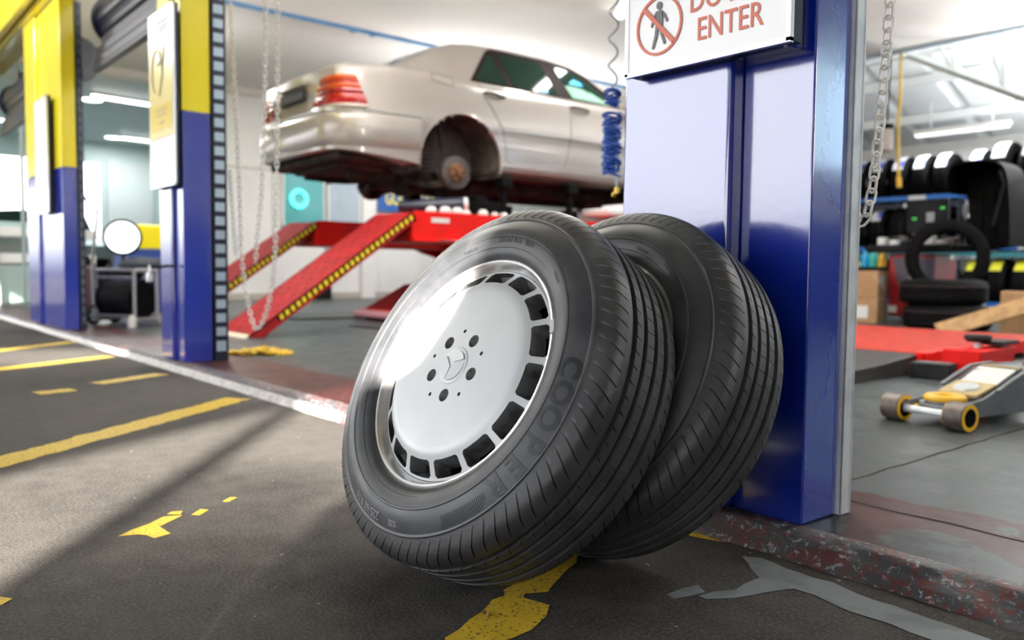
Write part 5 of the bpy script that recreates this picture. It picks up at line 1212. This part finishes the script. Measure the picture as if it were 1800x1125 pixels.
# ================================================================== wheel balancer with a tyre, tyre stack, boxes
wb = empty('wheel_balancer', 'dark red wheel balancer with a black plastic hood and tray of weights', 'wheel balancer', (-3.87, 8.74, .05))
MB().box((-.30, -.22, .06), (.16, .30, .70)).build('cabinet', REDM, wb, bevel=.02)
b = MB(); b.prism([(-.26, -.226, .66), (-.20, -.226, .42), (-.02, -.226, .22), (.16, -.226, .12), (.16, -.226, .66)], (0, .004, 0)); b.build('printed_swoosh', mat('slate_print', (.05, .05, .075), .4), wb)
MB().box((-.08, -.231, .24), (-.03, -.2265, .64)).build('printed_text_strip', mat('pale_pink_print', (.45, .30, .36), .5), wb)
MB().box((-.29, -.2275, .10), (-.20, -.222, .17)).build('paper_sticker', PAPER, wb)
MB().box((-.52, -.30, .72), (.35, .30, .79)).build('weight_tray', MACH, wb, bevel=.02)
random.seed(9)
for k in range(12):
    x = -.42 + (k % 6) * .12; y = -.24 + (k // 6) * .2; h_ = random.uniform(.04, .13)
    MB().box((x, y, .79), (x + random.uniform(.05, .10), y + .10, .79 + h_)).build('weight_box', [PAPER, GALV, MACH, TBROWN][k % 4], wb, bevel=.008)
hd = MB(); hd.box((-.28, .06, .92), (.14, .14, 1.27)); hd.build('display_panel', MACH, wb, bevel=.02)
MB().box((-.06, .054, 1.03), (.02, .062, 1.13)).build('display_dial', mat('grey_dial', (.25, .29, .32), .3), wb, bevel=.003)
b = MB(); b.box((.08, .052, 1.16), (.12, .060, 1.18)); b.box((-.20, .052, 1.06), (-.16, .060, 1.08)); b.build('status_light', mat('green_led', (.02, .35, .05), .3, emit=(.05, .8, .1), estr=.6), wb)
MB().tube([(-.07, .1, .75), (-.07, .1, 1.0)], .05, 12).build('column', MACH, wb, smooth=True)
# hood: a quarter-round shell over the tyre
rws = []
for k in range(20):
    t = k / 19; a = radians(196 - 178 * t)
    prof = [(.36 + .335 * cos(a) * (1 if t > .05 else .98), .98 + .36 * sin(a) * (1.45 if a < pi else 1)) for _ in (0,)][0]
    rws.append([(prof[0], y, prof[1]) for y in (-.34, -.31, .10, .14)])
def hood():
    out = [(.27, 1.30), (.255, 1.40), (.265, 1.50), (.30, 1.56), (.38, 1.585), (.50, 1.585), (.64, 1.575), (.74, 1.53), (.80, 1.40), (.835, 1.12), (.845, .78)]
    P = smooth_path([Vector((x, 0, z)) for x, z in out], 5); b = MB(); f_ = [Vector((p.x, -.26, p.z)) for p in P]; bk = [Vector((p.x, .20, p.z)) for p in P]
    th = offs = [Vector((p.x + (.55 - p.x) * .05, -.26, p.z - .02)) for p in P]
    b.grid([[f, k_] for f, k_ in zip(f_, bk)]); b.grid([[Vector((t.x, -.25, t.z)), Vector((t.x, .18, t.z))] for t in th]); b.grid([[f, t] for f, t in zip(f_, th)])
    c = MB(); pts = [(p.x, .185, p.z) for p in P] + [(.34, .185, .72), (.29, .185, 1.2)]; c.prism(pts, (0, .02, 0)); c.v and b.add(c.v, c.f); return b
hood().build('hood', BLACKP, wb, smooth=True, angle=50)
b = MB(); [b.box((x, .165, .85), (x + .02, .186, 1.28)) for x in (.42, .54, .70)]; b.build('hood_rib', BLACKP, wb, bevel=.005)
MB().tube([(.70, -.27, .95), (.78, -.27, 1.34), (.74, -.268, 1.46)], .012, 8).build('hood_arm', MACH, wb, smooth=True)
MB().tube([(.36, .18, .66), (.36, -.30, .66)], .022, 12).build('shaft', GALV, wb, smooth=True)
bt = empty('mounted_tyre', 'bare black tyre mounted upright on the balancer above the flat stack', 'tyre', (-3.515, 8.34, .705)); m = Matrix.Rotation(radians(22), 4, 'Z') @ Matrix.Rotation(radians(90), 4, 'X')
t = simple_tyre(.365, .20, .25, 72); t.v = [tuple(m @ Vector(v)) for v in t.v]; t.build('tyre_body', RUBD, bt, smooth=True, angle=35)
for k, (z, lab) in enumerate(((.05, 'lower of the two black tyres lying flat beside the plank'), (.275, 'upper of the two black tyres lying flat beside the plank'))):
    o = empty('flat_tyre', lab, 'tyre', (-3.27 - .04 * k, 7.80, z), .3); t = simple_tyre(.36, .225, .23, 72); t.v = [(x, y, zz + .1125) for x, y, zz in t.v]; t.build('tyre_body', RUBD, o, smooth=True, angle=35)
    b = MB(); b.tube([(.3615 * cos(2 * pi * q / 60), .3615 * sin(2 * pi * q / 60), .165) for q in range(60)], .003, 6, closed=True); b.build('mould_line', mat('dark_plum_line', (.05, .018, .03), .5), o)
def carton(label, x, y, z, lx, ly, h_, rot, lab=False):
    o = empty('cardboard_box', label, 'box', (x, y, z), rot); MB().box((-lx / 2, -ly / 2, 0), (lx / 2, ly / 2, h_)).build('carton', CARD, o, bevel=.006)
    MB().box((-lx / 2 - .001, -.025, h_ - .0005), (lx / 2 + .001, .025, h_ + .0015)).build('tape', mat('brown_tape', (.33, .20, .10), .3), o)
    MB().box((lx / 2, -ly / 2 + .01, .01), (lx / 2 + .0015, ly / 2 - .01, h_ - .01)).build('darker_side', CARDD, o)  # this one side faced in a darker cardboard tone
    if lab == 1: MB().box((-.07, -ly / 2 - .002, .05), (.09, -ly / 2, h_ - .07)).build('white_label', PAPER, o)
    if lab == 2: MB().prism([(lx / 2 + .002, -.16, .20), (lx / 2 + .002, -.05, .24), (lx / 2 + .002, .02, .22), (lx / 2 + .002, .03, .08), (lx / 2 + .002, -.02, .10), (lx / 2 + .002, -.07, .16), (lx / 2 + .002, -.15, .13)], (.001, 0, 0)).build('torn_label', mat('torn_grey_paper', (.45, .44, .43), .6), o)
    return o
carton('brown cardboard box with a white label, lower of the two by the pillar rail', -4.27, 8.22, .05, .36, .34, .245, radians(12), 1)
carton('brown cardboard box with a torn grey label, on top of the labelled one', -4.27, 8.22, .296, .36, .34, .275, radians(12), 2)
carton('plain brown cardboard box at the edge beyond the trolley jack', -2.62, 7.75, .05, .30, .30, .36, radians(5))
bo_ = MB(); bo_.prism([(-.30, 0, 0), (.30, 0, 0), (.30, 0, .018), (-.30, 0, .018)], (0, .12, 0)); pk = empty('wooden_plank', 'raw wooden plank sloping from the floor up beside the flat tyres', 'plank', (-2.74, 7.28, .205), 0)
pk.rotation_euler = (radians(55), radians(-20), radians(28)); MB().box((-.38, -.07, -.012), (.38, .07, .012)).build('board', WOOD, pk, bevel=.003); MB().box((-.38, -.071, -.0125), (-.36, .071, .0125)).build('end_grain', CARDD, pk)
# colourful bottles and cans in front of the rack behind the boxes
for k, (x, c, nm) in enumerate(((-4.62, (.0, .30, .62), 'blue'), (-4.53, (.02, .42, .40), 'teal'), (-4.425, (.75, .45, .02), 'yellow'), (-4.75, (.0, .35, .45), 'dark teal'))):
    o = empty('spray_bottle', f'{nm} bottle standing on the black bench behind the cardboard boxes', 'bottle', (x, 8.90, .62)); MB().lathe([(.0005, .19), (.018, .19), (.02, .15), (.045, .12), (.045, .0), (.0005, 0)], 16).build('bottle_body', mat(nm.replace(' ', '_') + '_bottle', c, .35), o, smooth=True, angle=40); MB().lathe([(.0005, .225), (.016, .222), (.018, .19)], 12).build('cap', BLACKP, o, smooth=True)
bn = empty('bench', 'black steel bench behind the cardboard boxes', 'bench', (-4.75, 9.0, .05)); MB().box((-.45, -.25, .53), (.45, .25, .57)).build('bench_top', MACH, bn, bevel=.005)
for x in (-.42, .42):
    for y in (-.22, .22): MB().box((x - .02, y - .02, 0), (x + .02, y + .02, .53)).build('leg', DARKST, bn)
# ================================================================== low platform lift, blocks, trolley jack
lp = empty('platform_lift', 'low red platform lift with a black chequer ramp beyond the blue pillar', 'car lift', (-2.7, 5.1, .05)); T2 = Matrix.Translation(Vector((2.7, -5.1, -.05)))
MB().box((-3.6, 4.22, .085), (-1.88, 6.1, .155), T2).build('platform', mat('red_chequer_platform', (.36, .030, .018), .6, spec=.1, var=(.27, .025, .017), vscale=9, bump=.35, bscale=80), lp, bevel=.004)
b = MB(); b.box((-1.90, 4.22, .05), (-1.86, 4.34, .155), T2); b.box((-1.90, 5.85, .05), (-1.86, 6.1, .155), T2); b.box((-1.905, 4.2, .085), (-1.872, 6.1, .157), T2); b.build('side_skirt', REDP, lp, bevel=.003)
MB().box((-3.5, 4.4, .05), (-2.0, 5.9, .085), T2).build('base_frame', BLACKP, lp)
rp_ = MB(); rp_.prism([T2 @ Vector((-3.6, y, z)) for y, z in ((3.10, .05), (3.12, .095), (3.62, .110), (3.92, .125), (4.22, .150), (4.22, .05))], (1.70, 0, 0)); rp_.build('entry_ramp', DIAM, lp, bevel=.006)
jb = empty('jack_block', 'red steel jack block with a round black pad beside the platform lift', 'jack', (-1.70, 4.42, .05)); MB().prism([(-.085, -.20, 0), (.075, -.20, 0), (.095, -.20, .135), (-.085, -.20, .135)], (0, .44, 0)).build('jack_body', REDP, jb, bevel=.006)
MB().tube([(0, .0, .135), (0, .0, .165)], .018, 14).build('stem', GALV, jb, smooth=True); MB().lathe([(.0005, .20), (.055, .20), (.062, .192), (.062, .178), (.05, .165), (.0005, .165)], 36).build('round_pad', BLACKR, jb, smooth=True, angle=40)
MB().box((-.02, .03, .15), (.10, .26, .168)).build('flat_arm', BLACKR, jb, bevel=.004)
kb = empty('rubber_block', 'black rubber block lying on the floor against the red jack block', 'block', (-1.765, 4.10, .05), radians(8)); MB().box((-.095, -.06, 0), (.085, .06, .075)).build('block', BLACKR, kb, bevel=.006); MB().box((-.08, -.05, .075), (.07, .05, .0765)).build('worn_top', mat('worn_black_rubber', (.035, .037, .04), .5), kb)
tj = empty('trolley_jack', 'grey trolley jack with a yellow saddle and worn steel rollers on the floor', 'trolley jack', (-1.222, 2.800, .05), radians(-11))
# local frame: x across the axle, y towards the handle
for x in (-.116, .112):
    r_ = MB(); r_.cyl((x - .034, 0, .046), (x + .034, 0, .046), .046, 36); ro_ = r_.build('front_roller', TBROWN, tj, bevel=.004)
    for e in (-.0343, .0343): MB().lathe([(.030, .0008), (.043, .0008), (.043, 0), (.030, 0)], 32, Matrix.Translation((x + e, 0, .046)) @ Matrix.Rotation(radians(90 if e > 0 else -90), 4, 'Y')).build('roller_rim', TYEL, ro_)
    for e in (-.0345, .0345): MB().lathe([(.0005, .001), (.029, .001), (.029, 0)], 28, Matrix.Translation((x + e, 0, .046)) @ Matrix.Rotation(radians(90 if e > 0 else -90), 4, 'Y')).build('roller_cap', BLACKP, ro_)
MB().tube([(-.09, 0, .046), (.09, 0, .046)], .0125, 14).build('axle', GALV, tj, smooth=True)
sidep = [(-.015, .028), (.62, .028), (.66, .05), (.66, .175), (.50, .175), (.38, .168), (.27, .125), (.16, .088), (.06, .076), (-.02, .072)]
for x in (-.092, .078):
    b = MB(); b.prism([(x, y, z) for y, z in sidep], (.012, 0, 0)); b.build('side_plate', TGREY, tj, bevel=.003)
for x in (-.105, .092):
    b = MB(); b.prism([(x, y, z) for y, z in ((.22, .108), (.30, .139), (.38, .169), (.50, .176), (.50, .182), (.375, .176), (.29, .147), (.21, .115))], (.016, 0, 0)); b.build('top_flange', TGREY, tj, bevel=.002)
b = MB(); b.add([(-.066, .27, .128), (.064, .27, .128), (.064, .375, .171), (-.066, .375, .171), (-.066, .27, .120), (.064, .27, .120), (.064, .375, .163), (-.066, .375, .163)], [(0, 1, 2, 3), (7, 6, 5, 4), (0, 4, 5, 1), (1, 5, 6, 2), (2, 6, 7, 3), (3, 7, 4, 0)]); b.build('white_label_sheet', mat('scuffed_white_sheet', (.70, .69, .66), .5, var=(.45, .42, .38), vscale=30, vmin=.6, vmax=.7), tj)
b = MB(); b.add([(-.072, .155, .097), (.066, .155, .097), (.066, .265, .128), (-.072, .265, .128), (-.072, .155, .088), (.066, .155, .088), (.066, .265, .12), (-.072, .265, .12)], [(0, 1, 2, 3), (7, 6, 5, 4), (0, 4, 5, 1), (1, 5, 6, 2), (2, 6, 7, 3), (3, 7, 4, 0)]); b.build('cover_plate', mat('tan_plate', (.42, .32, .15), .5), tj)
MB().lathe([(.0005, .006), (.04, .006), (.045, 0)], 24, Matrix.Translation((-.003, .208, .1135)) @ Matrix.Rotation(radians(16), 4, 'X') @ Matrix.Diagonal((1, .8, 1, 1))).build('cover_badge', GALV, tj)
MB().box((-.070, .375, .155), (.066, .64, .172)).build('rear_deck', TGREY, tj, bevel=.004)
MB().box((-.070, .39, .172), (.066, .41, .178)).build('yellow_bar', mat('tan_plate', (.42, .32, .15), .5), tj)
ar_ = MB(); ar_.box((-.058, .04, .035), (.058, .40, .066)); ar_.box((-.058, .035, .055), (.058, .14, .075)); ar_.build('lift_arm', mat('pale_grey_arm', (.36, .38, .40), .4), tj, bevel=.004)
MB().lathe([(.030, .0), (.062, .0), (.066, .006), (.066, .014), (.058, .021), (.042, .021), (.034, .015)], 40, Matrix.Translation((0, .09, .076)), close=True).build('saddle', TYEL, tj, smooth=True, angle=50)
MB().box((-.034, .03, .066), (.034, .13, .078)).build('saddle_core', TGREY, tj)
MB().lathe([(.0005, .012), (.009, .008), (.009, 0)], 12, Matrix.Translation((-.05, .012, .052))).build('grease_cap', TYEL, tj)
for x in (-.12, .11): MB().cyl((x - .02, .60, .045), (x + .02, .60, .045), .045, 24).build('rear_caster', BLACKR, tj, bevel=.003)
MB().tube([(0, .56, .17), (.01, .62, .26), (.03, .85, .62)], .02, 12).build('handle_socket', TGREY, tj, smooth=True)
b = MB(); b.box((.0905, .40, .06), (.0915, .53, .13)); b.build('yellow_side_label', TYEL, tj); b = MB(); b.box((.0912, .41, .068), (.0922, .52, .122)); b.build('dark_side_label', MACH, tj)
# dry leaves on the asphalt
for k, (x, y, a) in enumerate(((-1.40, .905, .4), (-.72, .95, 1.2), (-.62, 1.10, 2.0), (-1.02, .80, 2.6))):
    b = MB(); pts = []
    for q in range(7): t = q / 6; wv = .006 * sin(pi * t); pts.append([(-.013 + .026 * t, -wv, .004 + .004 * sin(5 * t)), (-.013 + .026 * t, 0, .002), (-.013 + .026 * t, wv, .005 - .003 * t)])
    m = Matrix.Translation((x, y, .001)) @ Matrix.Rotation(a, 4, 'Z'); b.grid([[m @ Vector(p) for p in r] for r in pts]); tag(b.build('dry_leaf', mat('dry_leaf', (.30, .17, .06), .7), smooth=True), 'tiny dry brown leaf on the dark asphalt around the wheels', 'leaf', 'dry leaves on the asphalt')
bpy.context.view_layer.update()
